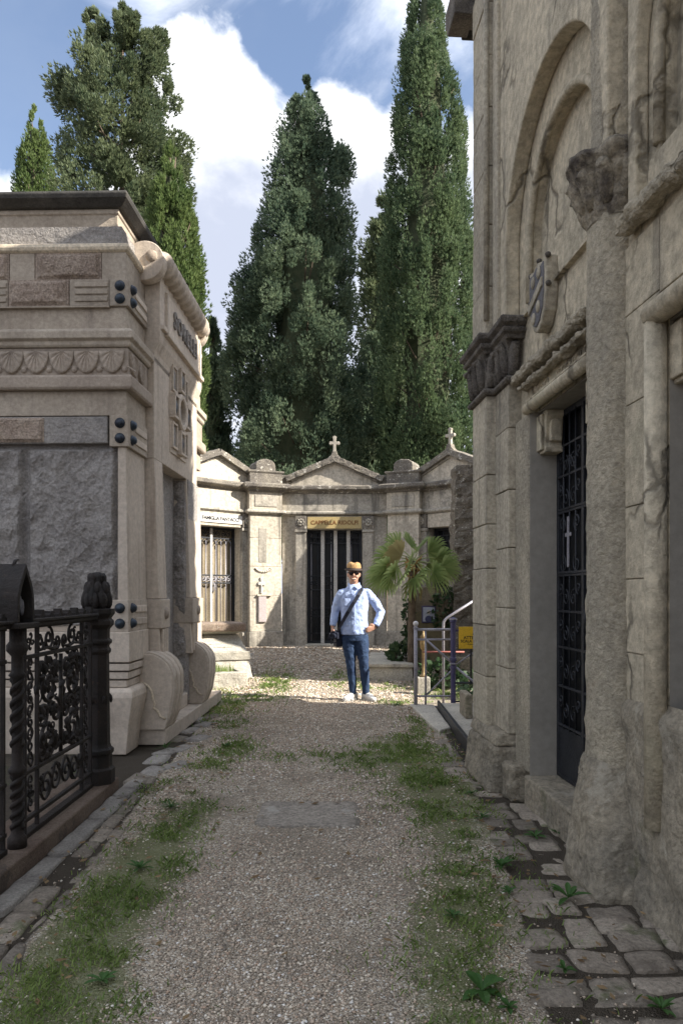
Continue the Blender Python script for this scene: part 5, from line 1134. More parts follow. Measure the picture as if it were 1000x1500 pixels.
# ------------------------------------------------------------------ metal barrier, steps down, sign
fb = thing('steel_barrier', 'grey steel railing panel with ball finial and diagonal braces beside the steps', 'railing', (.93, 9.28, 0), 0)
def tb2(name, p, q, r, m=M_steel, par=fb): return MB().tube([p, q], r, 8).build(name, m, par, smooth=True)
W_ = .46
tb2('post', (0, 0, -.03), (0, 0, 1.02), .024)
MB().ell((0, 0, 1.06), (.035, .035, .035), 12, 8).build('ball_finial', plain('white painted ball', (.62, .60, .60), .4), fb, smooth=True); MB().lathe([(0, 1.0), (.03, 1.0), (.03, 1.015), (.015, 1.03), (0, 1.03)], 10).build('finial_collar', M_steel, fb)
tb2('rail', (0, 0, .985), (W_, 0, .985), .017); tb2('rail', (0, 0, .86), (W_, 0, .86), .013); tb2('rail', (0, 0, .15), (W_, 0, .15), .013); tb2('rail', (0, 0, .02), (W_, 0, .02), .012)
tb2('bar', (.125, .0, .0), (.125, .0, .985), .013); tb2('brace', (.13, -.015, .86), (W_, -.015, .56), .014); tb2('brace', (.13, .012, .16), (W_, .012, .48), .010)
tb2('rail', (.13, .3, .68), (W_ + .2, .3, .68), .012, plain('red painted bar', (.35, .12, .10), .5))
bp = thing('blue_post', 'purple blue painted post carrying the yellow warning sign', 'post', (1.38, 9.15, 0), 0)
MB().lathe([(0, -.02), (.06, -.02), (.06, .02), (.032, .03), (.032, .50), (.04, .51), (.04, .54), (.032, .55), (.032, .60), (.045, .61), (.045, .64), (.034, .65), (.034, 1.08), (.045, 1.09), (.045, 1.12), (.03, 1.14), (0, 1.15)], 14).build('post_shaft', M_blue, bp, smooth=False)
for z in (.57, 1.12): MB().lathe([(.034, z - .01), (.05, z - .006), (.05, z + .006), (.034, z + .01)], 14).build('collar', M_steel, bp)
fb2 = thing('steel_barrier', 'grey steel railing panel right of the blue post, half hidden by the tall chapel', 'railing', (1.38, 9.16, 0), 0)
tb2('rail', (.03, 0, .98), (.62, 0, .98), .015, M_blue, fb2); tb2('rail', (.03, 0, .33), (.62, 0, .33), .013, M_irong, fb2); tb2('bar', (.22, 0, .33), (.22, 0, .98), .012, M_irong, fb2); tb2('brace', (.03, -.015, .53), (.55, -.015, .10), .014, M_steel, fb2); tb2('brace', (.03, .012, .55), (.42, .012, .82), .011, M_steel, fb2); tb2('bar', (.6, 0, 0), (.6, 0, .98), .015, M_irong, fb2); tb2('rail', (.03, 0, .10), (.62, 0, .10), .011, M_irong, fb2)
hr = thing('handrail', 'pale sloping steel handrail rising to the right behind the warning sign', 'handrail', (1.38, 9.6, 0), 0)
MB().tube([(-.06, 0, 0), (-.06, 0, 1.02), (-.055, 0, 1.07), (-.03, 0, 1.105), (.0, 0, 1.13), (.36, 0, 1.36)], .017, 8).build('rail', M_steel, hr, smooth=True)
sg = thing('warning_sign', 'yellow warning sign with black triangle, cut off by the chapel corner', 'sign', (1.655, 9.08, .895), 0)
pn = MB().box(-.218, .218, -.006, .006, -.135, .135).build('sign_panel', M_yellow, sg, .004)
RX = (R(90), 0, 0)
text_obj('lettering', 'ATTENZIONE', .052, .001, M_ink, sg, (0, -.0075, .0), RX, bold=.001); text_obj('lettering', 'SCALA SCIVOLOSA', .046, .001, M_ink, sg, (0, -.0075, -.043), RX, bold=.001)
text_obj('small_lettering', 'Prestare attenzione', .028, .001, M_ink, sg, (0, -.0075, -.080), RX); text_obj('small_lettering', 'in discesa', .028, .001, M_ink, sg, (0, -.0075, -.108), RX)
tri = MB()
for k in range(3):
    a0, a1 = R(90 + 120*k), R(210 + 120*k); p0 = Vector((.055*math.cos(a0), -.008, .068 + .055*math.sin(a0))); p1 = Vector((.055*math.cos(a1), -.008, .068 + .055*math.sin(a1))); tri.tube([p0, p1], .005, 5)
tri.build('warning_triangle', M_ink, sg); MB().prism([(-.006, .05), (.006, .05), (.014, .095), (-.004, .085)], 'y', -.0085, -.006).build('triangle_mark', M_ink, sg)
# coping and hatch of the stairwell
cp = thing('stair_coping', 'pale stone coping slab beside the steel railing', 'slab', (0, 0, 0))
o = MB().prism([(.86, 9.36), (1.16, 9.30), (1.14, 7.75), (1.0, 7.55), (.96, 7.8)], 'z', -.03, .045).build('coping_slab', M_tomb, cp, .015); chip(o, .012, 4, .12)
ht = thing('stair_hatch', 'dark edged stone stair landing at the foot of the tall chapel', 'landing', (0, 0, 0))
MB().prism([(1.20, 9.05), (1.75, 9.05), (1.62, 6.4), (1.16, 6.4)], 'z', .0, .10).build('landing_slab', M_tomb, ht, .01)
MB().prism([(1.17, 9.06), (1.198, 9.06), (1.158, 6.38), (1.115, 6.38)], 'z', -.02, .13).build('iron_edge', M_irong, ht, .006)
MB().box(1.32, 1.40, 7.9, 8.3, .10, .36).build('stone_kerb', M_rcbase, ht, .015)
# brass grave lamp
gl = thing('grave_lamp', 'small brass grave lamp on a stone block behind the railing', 'lamp', (1.17, 10.6, 0))
o = MB().box(-.09, .09, -.09, .09, -.02, .24).build('stone_block', M_tomb, gl, .012)
MB().lathe([(0, .24), (.055, .24), (.055, .265), (.03, .28), (.022, .30), (.022, .62), (.032, .64), (.045, .66), (.05, .74), (.04, .80), (.048, .815), (.02, .85), (.012, .90), (0, .93)], 14).build('lamp_body', M_brass, gl, smooth=True)
MB().lathe([(.038, .67), (.043, .72), (.034, .79)], 12).build('red_glass', plain('dark red glass', (.20, .02, .02), .2), gl, smooth=True)
# ------------------------------------------------------------------ trees
def tree(name, label, X, Y, prof, z0, n_clump, tufts, leaf, m, seed, cl=(.45, .8), lean=(0, 0), fill=.55, up=.9, lobes=(), rough=.25, group='cypresses behind the chapels'):
    """prof: (z, radius) list from top to bottom; crown = many upright sprays gathered in clumps round a trunk with limbs"""
    r = np.random.default_rng(seed); t = thing(name, label, 'tree', (X, Y, 0), 0, group)
    pz = np.array([p[0] for p in prof][::-1]); pr = np.array([p[1] for p in prof][::-1]); zt = pz[-1]
    # trunk and limbs
    tr = MB(); tr.tube([(lean[0]*k/8, lean[1]*k/8, zt*.96*k/8 - .1*(k == 0)) for k in range(9)], [max(.02, .03 + float(np.interp(zt*.3, pz, pr))*.11*(1 - k/8.2)) for k in range(9)], 8); tr.build('trunk', M_bark, t, smooth=True)
    # clump centres on the lumpy hull
    zz_ = np.linspace(z0, zt, 200); wgt = np.interp(zz_, pz, pr) + .16; cdf = np.cumsum(wgt)/wgt.sum()
    cz = np.interp(r.random(n_clump), cdf, zz_); th = r.random(n_clump)*2*math.pi
    rad = np.interp(cz, pz, pr)*(1 - (1 - fill)*r.random(n_clump)**1.6)
    lump = np.array([1 + rough*nz(math.cos(a)*1.3, math.sin(a)*1.3, z*.45 + seed, 1.0) + rough*.8*nz(math.cos(a)*3, math.sin(a)*3, z*1.1 + seed, 1.0) for a, z in zip(th, cz)])
    rad = rad*lump; fz = (cz - z0)/(zt - z0)
    C = np.stack([rad*np.cos(th) + lean[0]*fz, rad*np.sin(th) + lean[1]*fz, cz], 1)
    for (lx, ly, lz, lr, lh, ln) in lobes:
        q = r.normal(size=(ln, 3)); q /= np.linalg.norm(q, axis=1)[:, None]; q *= (.6 + .4*r.random((ln, 1))); C = np.concatenate([C, q*np.array([lr, lr, lh]) + np.array([lx, ly, lz])])
    nC = len(C); limb = MB()
    for k in r.choice(nC, min(nC, 90), replace=False):
        c = C[k]; b = np.array([lean[0]*max(0, (c[2] - 1.2)/zt), lean[1]*max(0, (c[2] - 1.2)/zt), max(.5, c[2] - .9)]); limb.tube([b, (b + c)/2 + np.array([0, 0, -.1]), c], [.035, .025, .01], 4)
    limb.build('limbs', M_bark, t, smooth=True)['kind'] = 'stuff'
    cs = cl[0]*(.55 + .9*r.random(nC)); taper = np.clip((zt - C[:, 2])/2.0, .35, 1); cs = cs*taper
    N_ = nC*tufts; ci = np.repeat(np.arange(nC), tufts)
    d = r.normal(size=(N_, 3)); d /= np.linalg.norm(d, axis=1)[:, None]
    rr = (.35 + .65*r.random(N_)**.5)[:, None]
    P = C[ci] + d*rr*np.stack([cs[ci], cs[ci], cs[ci]*cl[1]/cl[0]], 1)
    out = np.stack([P[:, 0] - lean[0]*.5, P[:, 1] - lean[1]*.5, np.zeros(N_)], 1); out /= (np.linalg.norm(out, axis=1)[:, None] + 1e-6)
    ax = out*.55 + d*.45 + np.array([0, 0, up]) + r.normal(size=(N_, 3))*.28; ax /= np.linalg.norm(ax, axis=1)[:, None]
    # each spray: three pointed leaflets fanned around its axis
    u = np.cross(ax, r.normal(size=(N_, 3))); u /= (np.linalg.norm(u, axis=1)[:, None] + 1e-6); w = np.cross(ax, u)
    L_ = leaf*(.55 + .9*r.random((N_, 1))); V = []
    for k in range(3):
        a = 2*math.pi*k/3; s = u*math.cos(a) + w*math.sin(a); sp = np.cross(ax, s); b0 = P - ax*L_*.15
        V += [b0 + sp*L_*.22 + s*L_*.12, b0 - sp*L_*.22 + s*L_*.12, b0 + ax*L_*.95 + s*L_*.38]
    V = np.stack(V, 1).reshape(-1, 3)
    o = np_mesh('crown', V, [(0, 1, 2), (3, 4, 5), (6, 7, 8)], 9, m, t)
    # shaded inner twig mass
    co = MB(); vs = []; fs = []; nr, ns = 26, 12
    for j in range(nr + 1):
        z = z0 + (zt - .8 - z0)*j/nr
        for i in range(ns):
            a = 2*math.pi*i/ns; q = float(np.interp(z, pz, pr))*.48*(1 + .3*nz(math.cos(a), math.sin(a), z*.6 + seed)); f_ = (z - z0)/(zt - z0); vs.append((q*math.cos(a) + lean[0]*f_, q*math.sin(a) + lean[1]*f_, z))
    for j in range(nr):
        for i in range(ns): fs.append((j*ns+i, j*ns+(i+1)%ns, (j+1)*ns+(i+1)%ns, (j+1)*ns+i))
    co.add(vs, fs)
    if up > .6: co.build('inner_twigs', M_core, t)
    return t
tree('cypress_tree', 'broad dark cypress towering behind the central chapel', -1.3, 24, [(18.2, .04), (17.4, .3), (16.6, .62), (15.4, 1.05), (13.5, 1.45), (11.5, 1.75), (9.5, 1.95), (7, 2.1), (4, 2.1), (2, 1.8)], 3.0, 760, 150, .085, M_leaf, 1, (.31, .50), (.15, 0), .50, .8, ((-1.55, -.3, 10.6, .65, 1.5, 40), (-1.85, -.3, 8.6, .6, 1.2, 32), (1.15, 0, 15.2, .35, .5, 16)), .30)
tree('cypress_tree', 'tallest columnar cypress cut by the top of the picture', 2.68, 23, [(21.3, .05), (20.4, .28), (19.5, .42), (18, .72), (16, 1.0), (14, 1.2), (12, 1.36), (10, 1.47), (7, 1.52), (4, 1.5), (2, 1.2)], 3.0, 760, 140, .082, M_leafcy, 2, (.20, .55), (-.05, 0), .74, 1.2, (), .15)
tree('cypress_tree', 'large loose topped cypress behind the roof of the brown mausoleum', -6.6, 22, [(18.9, .15), (18.3, .65), (17.2, 1.15), (16, 1.5), (14, 1.85), (12, 1.9), (10, 1.8), (8, 1.5)], 8.0, 470, 125, .098, M_leafc, 3, (.30, .42), (.1, 0), .30, .6, ((-.75, 0, 18.3, .25, .7, 16), (1.0, 0, 17.7, .35, .6, 18), (-1.65, 0, 16.4, .35, .35, 14), (1.75, 0, 14.3, .4, .5, 16), (.2, 0, 18.2, .3, .6, 12)), .38)
tree('cypress_tree', 'yellow green columnar cypress right behind the brown mausoleum', -4.13, 18, [(12.3, .05), (11.8, .25), (11, .48), (10, .62), (9, .72), (8, .78), (6, .82), (4, .8), (2, .7)], 2.0, 420, 100, .08, M_leafy, 4, (.14, .42), (0, 0), .76, 1.2, (), .12)
tree('cypress_tree', 'small pointed cypress at the far left above the roof', -10.75, 26, [(18.5, .04), (17.6, .28), (16.5, .5), (15, .68), (13, .8), (10, .85), (6, .8)], 9.0, 260, 90, .09, M_leafy, 5, (.16, .45), (0, 0), .78, 1.2, (), .08)
tree('cypress_tree', 'small dark cypress between the mausoleum and the broad cypress', -4.5, 26, [(11.0, .05), (10.2, .25), (9, .42), (7.5, .52), (5, .6), (3, .6)], 2.5, 130, 110, .13, M_leaf, 6, (.28, .5), (0, 0), .55, .9, (), .25)
tree('cypress_tree', 'thin cypress seen in the gap beside the tallest cypress', 1.75, 30, [(17.6, .06), (16.6, .5), (15, .85), (12, 1.15), (9, 1.3), (5, 1.3)], 4.0, 150, 120, .16, M_leafc, 7, (.45, .7), (0, 0), .45, .7, (), .4)
tree('cypress_tree', 'dark cypress low behind the pediment of the sunlit left chapel', -3.1, 28, [(9.5, .05), (8.8, .4), (7.5, .7), (6, .8), (4, .8)], 3.0, 110, 110, .15, M_leaf, 8, (.35, .6), (0, 0), .5, .9, (), .3)
tree('cypress_tree', 'dark cypress filling the gap low behind the right pier', 1.1, 27, [(11, .06), (10, .5), (8.5, .9), (6.5, 1.1), (4, 1.1)], 3.0, 140, 110, .15, M_leaf, 9, (.4, .6), (0, 0), .5, .8, (), .35)

tree('cypress_tree', 'unseen columnar cypress added behind the tall chapel to shade the mausoleum portal', 5.9, 5.75, [(13.5, .05), (12.5, .3), (11, .55), (9, .72), (6, .8), (3, .75), (1, .5)], 1.0, 260, 80, .14, M_leafcy, 21, (.2, .5), (0, 0), .7, 1.1, (), .15)  # out-of-view tree, added so its shadow falls on the mausoleum portal
# ------------------------------------------------------------------ fan palm
pm = thing('fan_palm', 'small fan palm with green fronds growing behind the railing', 'palm', (1.13, 12.0, .06), 0)
CR = Vector((.04, 0, 1.90))
MB().tube([(.0, 0, -.1), (.0, 0, .5), (.01, 0, 1.1), (.03, 0, 1.55), CR], [.075, .062, .06, .07, .05], 10).build('trunk', M_bark, pm, smooth=True)
fm = mat('fibrous palm heart', (.28, .17, .06), (.40, .28, .12), 14, .95, 1.0, 60, rnd=.1)
random.seed(9)
for k in range(14):
    a = k*2.4; z = 1.60 + .022*k; MB().tube([(.03 + .05*math.cos(a), .05*math.sin(a), z), (.03 + .11*math.cos(a), .11*math.sin(a), z + .05), (.03 + .15*math.cos(a), .15*math.sin(a), z + .10)], [.02, .018, .006], 5).build('leaf_stub', fm, pm, smooth=True)
for k in range(10):
    a = random.uniform(0, 6.28); MB().ell((.04 + .10*math.cos(a), .10*math.sin(a) - .03, 1.82 + random.uniform(-.06, .06)), (.045, .045, .035), 8, 6).build('fruit_cluster', fm, pm, smooth=True)
def frond(az, elev, plen, flen, span, droop, m, n=21):
    d = Vector((math.cos(az)*math.cos(elev), math.sin(az)*math.cos(elev), math.sin(elev))); base = CR.copy(); pts = [base + d*plen*t + Vector((0, 0, -droop*plen*t*t)) for t in (0, .25, .5, .75, 1)]
    end = pts[-1]; ax = (pts[-1] - pts[-2]).normalized()
    pe = MB().tube(pts, [.014, .011, .009, .008, .007], 6).build('frond', leaf_stem, pm, smooth=True)
    side = ax.cross(Vector((0, 0, 1))).normalized(); nrm = side.cross(ax).normalized(); mb = MB()
    tau = random.uniform(R(35), R(75))*(1 if ax.x > 0 else -1); side, nrm = side*math.cos(tau) + nrm*math.sin(tau), nrm*math.cos(tau) - side*math.sin(tau)
    for i in range(n):
        s = (i/(n - 1) - .5)*span; dr = (ax*math.cos(s) + side*math.sin(s)); L_ = flen*(.72 + .28*math.cos(s*.8))*random.uniform(.92, 1.05); pw = side*math.cos(s) - ax*math.sin(s); lift = nrm*(.02*(i % 2))
        w_ = .021
        p1 = end + dr*L_*.12; p2 = end + dr*L_*.5 + lift - nrm*.01; p3 = end + dr*L_*.8 - Vector((0, 0, .012)) + lift; p4 = end + dr*L_ - Vector((0, 0, .03 + .10*droop))
        mb.add([end - nrm*.004, p1 + pw*w_*.5, p2 + pw*w_, p3 + pw*w_*.75, p4, p3 - pw*w_*.75, p2 - pw*w_, p1 - pw*w_*.5], [(0, 1, 2, 6, 7), (2, 3, 4, 5, 6)][0:1] + [(2, 3, 4, 5, 6)])
    mb.build('fan_blade', m, pe, fix=False)
leaf_stem = plain('pale green stem', (.26, .30, .12), .5)
for (az, el, pl, fl, sp, dr, m) in ((178, 24, .34, .42, 3.0, .25, M_palm), (205, 34, .26, .36, 2.6, .2, M_palmd), (190, 4, .42, .40, 3.2, .25, M_palm), (215, -14, .40, .40, 3.4, .2, M_palm), (240, -22, .42, .42, 3.4, .2, M_palm), (265, -28, .38, .42, 3.4, .25, M_palm), (290, -24, .40, .42, 3.4, .2, M_palm), (318, -16, .40, .40, 3.4, .2, M_palm),
                                      (345, 0, .45, .36, 3.0, .2, M_palm), (5, 22, .42, .38, 3.0, .25, M_palm), (20, 40, .34, .38, 2.8, .2, M_palm), (100, 62, .30, .36, 2.4, .1, M_palm), (150, 48, .36, .38, 2.4, .15, M_palm), (60, 50, .34, .36, 2.6, .15, M_palm), (130, 10, .4, .4, 3.2, .2, M_palm), (50, 5, .4, .4, 3.2, .2, M_palm), (90, -10, .4, .4, 3.2, .2, M_palm),
                                      (172, -10, .46, .40, 3.2, .3, M_palm), (255, 5, .28, .34, 3.2, .2, M_palm)):
    frond(R(az), R(el), pl, fl, sp, dr, m)
# dry hanging leaves under the crown
for k in range(5):
    a = R(200 + 40*k); MB().tube([(.03 + .06*math.cos(a), .06*math.sin(a), 1.65), (.03 + .13*math.cos(a), .13*math.sin(a), 1.45), (.03 + .13*math.cos(a), .13*math.sin(a), 1.25)], [.012, .02, .004], 5).build('dry_leaf', M_palmd, pm)

# ------------------------------------------------------------------ shrubs, ivy, weeds
def leafball(name, label, cat, loc, rad, n, size, m, seed, shell=.4, group=None):
    r = np.random.default_rng(seed); t = thing(name, label, cat, loc, 0, group); d = r.normal(size=(n, 3)); d /= np.linalg.norm(d, axis=1)[:, None]; P = d*(1 - shell*r.random((n, 1)))*np.array(rad) + np.array([0, 0, rad[2]*.8])
    P[:, 2] = np.maximum(P[:, 2], .02)
    ax = d*.6 + r.normal(size=(n, 3))*.6; ax /= np.linalg.norm(ax, axis=1)[:, None]; u = np.cross(ax, r.normal(size=(n, 3))); u /= np.linalg.norm(u, axis=1)[:, None]; L_ = size*(.6 + .8*r.random((n, 1)))
    V = np.stack([P, P + ax*L_*.5 + u*L_*.32, P + ax*L_, P + ax*L_*.5 - u*L_*.32], 1).reshape(-1, 3); np_mesh('foliage', V, [(0, 1, 2, 3)], 4, m, t)
    st = MB()
    for k in range(7):
        a = k*.9; st.tube([(0, 0, -.03), (rad[0]*.4*math.cos(a), rad[1]*.4*math.sin(a), rad[2]*.7), (rad[0]*.8*math.cos(a), rad[1]*.8*math.sin(a), rad[2]*1.3)], [.012, .008, .003], 4)
    st.build('stems', M_bark, t); return t
leafball('ivy', 'dark ivy climbing over the top and right side of the headstone', 'ivy', (1.80, 12.86, .85), (.26, .16, .40), 420, .085, M_ivy, 1)
leafball('ivy', 'strand of ivy hanging on the left edge of the headstone', 'ivy', (1.17, 12.86, .55), (.09, .10, .50), 220, .08, M_ivy, 2)
leafball('shrub', 'dark leafy shrub at the foot of the palm', 'shrub', (1.02, 12.4, .1), (.20, .3, .28), 380, .13, M_ivy, 3)
leafball('shrub', 'grassy green shrub behind the blue post', 'shrub', (1.50, 11.2, .0), (.36, .4, .24), 520, .10, M_ivy, 4)
leafball('shrub', 'low green shrub beside the chapel corner behind the sign', 'shrub', (1.95, 10.2, .0), (.3, .3, .2), 300, .10, M_ivy, 5)
def weed(label, X, Y, n, L_, wd, seed, m=M_weed, el=(.25, .9)):
    r = random.Random(seed); t = thing('weed', label, 'weed', (X, Y, .01), 0, 'weeds between the paving stones')
    for k in range(n):
        a = k*6.283/n*1.0 + r.uniform(-.4, .4); e = r.uniform(*el); l = L_*r.uniform(.7, 1.15); d = Vector((math.cos(a)*math.cos(e), math.sin(a)*math.cos(e), math.sin(e))); s = Vector((-math.sin(a), math.cos(a), 0)); g = Vector((0, 0, -1)); vs = []
        for i, (t_, w_) in enumerate(((0, .12), (.3, .75), (.6, 1), (.85, .6), (1, 0.02))):
            c = d*l*t_ + g*l*.28*t_*t_; nn = d.cross(s); vs += [c - s*wd*w_ + Vector((0, 0, wd*.3*w_)), c, c + s*wd*w_ + Vector((0, 0, wd*.3*w_))]
        fs = []
        for i in range(4): o_ = i*3; fs += [(o_, o_ + 1, o_ + 4, o_ + 3), (o_ + 1, o_ + 2, o_ + 5, o_ + 4)]
        MB().add(vs, fs).build('leaf', m, t, fix=False)
wd = [('large broad leaved weed on the gravel at the lower right', 705, 1455, 7, .115, .021, 1), ('spiky weed at the bottom right corner on the paving', 968, 1482, 12, .075, .008, 2), ('leafy weed against the column plinth', 832, 1318, 12, .11, .014, 3), ('small star shaped weed between the near paving stones', 827, 1424, 9, .05, .009, 4),
      ('leafy weed at the edge of the paving below the door sill', 735, 1272, 14, .085, .012, 5), ('weed growing in a joint of the paving before the door', 783, 1228, 12, .08, .009, 6), ('weed at the corner of the door sill and the pier', 765, 1165, 12, .10, .010, 7), ('small weed low at the bottom right edge of the gravel', 745, 1480, 9, .06, .010, 8), ('tuft of weed near the foot of the plinth', 815, 1222, 10, .06, .007, 9),
      ('tiny weed along the right paving edge by the grass', 705, 1200, 12, .075, .008, 10), ('weed tuft growing at the foot of the railing kerb', 62, 1190, 9, .10, .010, 11), ('slender weed at the front of the mausoleum platform', 243, 1098, 10, .12, .006, 12), ('weed tuft at the end of the left grass strip', 250, 1185, 16, .09, .006, 13), ('dark weed tuft in the left grass near the path middle', 330, 1095, 18, .10, .006, 14), ('weed tuft by the pale coping slab', 582, 1035, 18, .10, .007, 15),
      ('weed rosette in the left grass at the near corner', 150, 1440, 9, .07, .010, 16), ('weed clump in the left grass below the railing', 205, 1275, 12, .08, .010, 17), ('small weed in the right grass strip', 662, 1345, 10, .06, .007, 18), ('weed on the joint left of the door sill', 690, 1165, 10, .07, .008, 19), ('low weed by the mossy paving gap', 745, 1310, 9, .05, .009, 20)]
for (lb, px, py, n, L_, w_, sd) in wd:
    X, Y = G(px, py); weed(lb, X, Y, n, L_, w_, sd)
# ------------------------------------------------------------------ the man
MX, MY = .165, 9.95
man = thing('person', 'man in blue shirt, jeans and straw hat standing with one hand on his hip', 'person', (MX, MY, 0), 0)
M_skin = mat('skin', (.52, .30, .215), (.47, .26, .185), 12, .55, .1, 80, rnd=0, grain=.06)
M_shirt = mat('light blue striped cotton', (.36, .47, .76), (.31, .41, .70), 9, .85, .5, 22, rnd=0, grain=.08, bump2=1.5, b2scale=11)
M_jean = mat('dark blue denim', (.018, .036, .085), (.030, .058, .12), 9, .85, .5, 30, rnd=0, grain=.2, bump2=1.5, b2scale=14)
M_shoe = plain('white leather shoe', (.74, .73, .71), .5); M_sole = plain('pale rubber sole', (.40, .39, .37), .7)
M_hat = mat('tan straw hat', (.47, .30, .14), (.38, .23, .10), 10, .8, .6, 120, rnd=0, grain=.2); M_band = plain('dark hat brim', (.05, .035, .03), .7)
M_strap = plain('dark navy strap', (.012, .015, .03), .7); M_lens = plain('dark sunglass lens', (.012, .008, .008), .1)
def stripes(m):
    N = m.node_tree.nodes; L = m.node_tree.links; bs = [n for n in N if n.type == 'BSDF_PRINCIPLED'][0]; src = bs.inputs['Base Color'].links[0].from_socket
    g = N.new('ShaderNodeTexCoord'); w = N.new('ShaderNodeTexWave'); w.inputs['Scale'].default_value = 22; w.inputs['Distortion'].default_value = .6; L.new(g.outputs['Object'], w.inputs['Vector'])
    x = N.new('ShaderNodeMix'); x.data_type = 'RGBA'; x.inputs[7].default_value = (.55, .64, .82, 1); mp_ = N.new('ShaderNodeMath'); mp_.operation = 'MULTIPLY'; mp_.inputs[1].default_value = .6; L.new(w.outputs['Fac'], mp_.inputs[0])
    L.new(mp_.outputs[0], x.inputs[0]); L.new(src, x.inputs[6]); L.new(x.outputs[2], bs.inputs['Base Color'])
stripes(M_shirt)
X_, Y_, Z_ = (1, 0, 0), (0, 1, 0), (0, 0, 1)
def limb(mb, pts, rs, n=12):
    """tapered round limb through joints"""
    pts = [Vector(p) for p in pts]; P = []; Q = []
    for i in range(len(pts) - 1):
        for k in range(4): P.append(pts[i].lerp(pts[i+1], k/4)); Q.append(rs[i] + (rs[i+1] - rs[i])*k/4)
    P.append(pts[-1]); Q.append(rs[-1]); return mb.tube(P, Q, n)
RS, RE, RW = (-.185, .0, 1.455), (-.25, .03, 1.20), (-.283, -.04, .985)
LS, LE, LW = (.20, .0, 1.455), (.37, .07, 1.185), (.285, -.06, .985)
b = MB()
# head: skull, jaw, nose, ears, neck
b.ell((0, -.005, 1.705), (.078, .098, .108), 18, 14); b.ell((0, -.035, 1.645), (.060, .062, .070), 16, 12); b.ell((0, -.062, 1.608), (.034, .030, .026), 12, 8)
b.tube([(0, -.095, 1.715), (0, -.118, 1.675), (0, -.108, 1.662)], [.010, .016, .012], 8)
for s in (-1, 1): b.ell((s*.080, .005, 1.69), (.012, .022, .034), 10, 8); b.ell((s*.036, -.078, 1.66), (.026, .022, .022), 10, 8)
b.ell((0, -.083, 1.735), (.055, .022, .016), 12, 8); b.ell((0, -.098, 1.632), (.026, .012, .007), 10, 6)
limb(b, [(0, .015, 1.48), (0, .0, 1.57), (0, -.012, 1.64)], [.066, .056, .056])
b.loft([((0.005, .0, z), a, c, X_, Y_) for z, a, c in ((.86, .16, .105), (.95, .165, .11), (1.08, .145, .10), (1.25, .150, .10), (1.38, .150, .09), (1.47, .09, .065), (1.52, .06, .05))])
limb(b, [(-.165, 0, 1.44), RE, RW], [.040, .036, .028]); limb(b, [(.18, 0, 1.44), LE, LW], [.040, .036, .028])
limb(b, [(-.078, 0, .90), (-.045, -.02, .50), (-.012, .015, .09)], [.082, .052, .036]); limb(b, [(.10, 0, .90), (.13, -.03, .49), (.165, .015, .09)], [.082, .052, .036])
def hand(base, fwd, side, palm_n, curl, thumb_s):
    base = Vector(base); f = Vector(fwd).normalized(); s = Vector(side).normalized(); n_ = Vector(palm_n).normalized()
    b.loft([(base - f*.01, .026, .018, s, n_), (base + f*.03, .038, .016, s, n_), (base + f*.065, .042, .015, s, n_), (base + f*.088, .040, .013, s, n_)], 12)
    for k, (o_, L_) in enumerate(((-.031, .066), (-.0105, .076), (.0105, .072), (.031, .058))):
        p = base + f*.08 + s*o_; d1 = f; pts = [p]
        for q in range(3):
            a = curl*(q + .4); d = f*math.cos(a) + n_*math.sin(a); p = p + d*L_*(.45, .32, .23)[q]; pts.append(p)
        b.tube(pts, [.0105, .0098, .009, .0078], 8)
    p = base + f*.018 + s*thumb_s*.030; d = (f*.65 + s*thumb_s*.75); pts = [p, p + d*.035, p + d*.035 + (f*.9 + s*thumb_s*.25 + n_*.3)*.03, p + d*.035 + (f*.95 + n_*.5)*.055]
    b.tube(pts, [.014, .012, .0105, .008], 8)
hand(RW, (-.02, -.12, -1), (0.25, -1, .1), (1, .2, 0), .5, 1)
hand(LW, (-1, -.45, -.28), (-.1, -.35, .95), (0, .9, -.2), .22, 1)
bo = b.build('body', M_skin, man); remesh(bo, .0065, 3)
# sunglasses
g = MB()
for s in (-1, 1): g.ell((s*.036, -.108, 1.705), (.031, .010, .024), 14, 8)
gl_ = g.build('sunglasses', M_lens, man, smooth=True)
MB().tube([(-.082, .0, 1.715), (-.075, -.085, 1.718), (-.04, -.112, 1.724), (0, -.118, 1.716), (.04, -.112, 1.724), (.075, -.085, 1.718), (.082, .0, 1.715)], .005, 6).build('sunglasses_frame', M_lens, gl_, smooth=True)
MB().tube([(-.032, -.102, 1.640), (-.016, -.110, 1.632), (0, -.112, 1.630), (.016, -.110, 1.632), (.032, -.102, 1.640)], [.002, .0035, .004, .0035, .002], 6).build('smile', plain('teeth', (.75, .70, .66), .4), man, smooth=True)
MB().ell((0, .028, 1.70), (.084, .086, .075), 16, 10).build('hair', plain('brown hair', (.05, .03, .018), .8), man, smooth=True)
# hat
hm = MB().lathe([(.082, 0), (.100, .0), (.098, .03), (.092, .07), (.078, .095), (.05, .104), (.025, .100), (0, .098)], 36)
hm.v = [(x*(1 - .10*max(0, z - .05)/.05*(1 if y < 0 else .3)), y, z - (.022*math.exp(-(x/.022)**2)*(1 if abs(y) < .07 else .3) if z > .085 else 0)) for x, y, z in hm.v]
h = hm.mesh('hat', True); h.materials.append(M_hat)
ho = bpy.data.objects.new('straw_hat', h); link(ho, man); ho.location = (0, -.002, 1.757); ho.rotation_euler = (R(6), R(2), 0); ho.scale = (1, 1.14, 1)
MB().lathe([(.082, -.006), (.118, -.010), (.128, .004), (.122, .008), (.101, .004), (.101, .026), (.0985, .028)], 28).build('hat_band', M_band, ho, smooth=True)
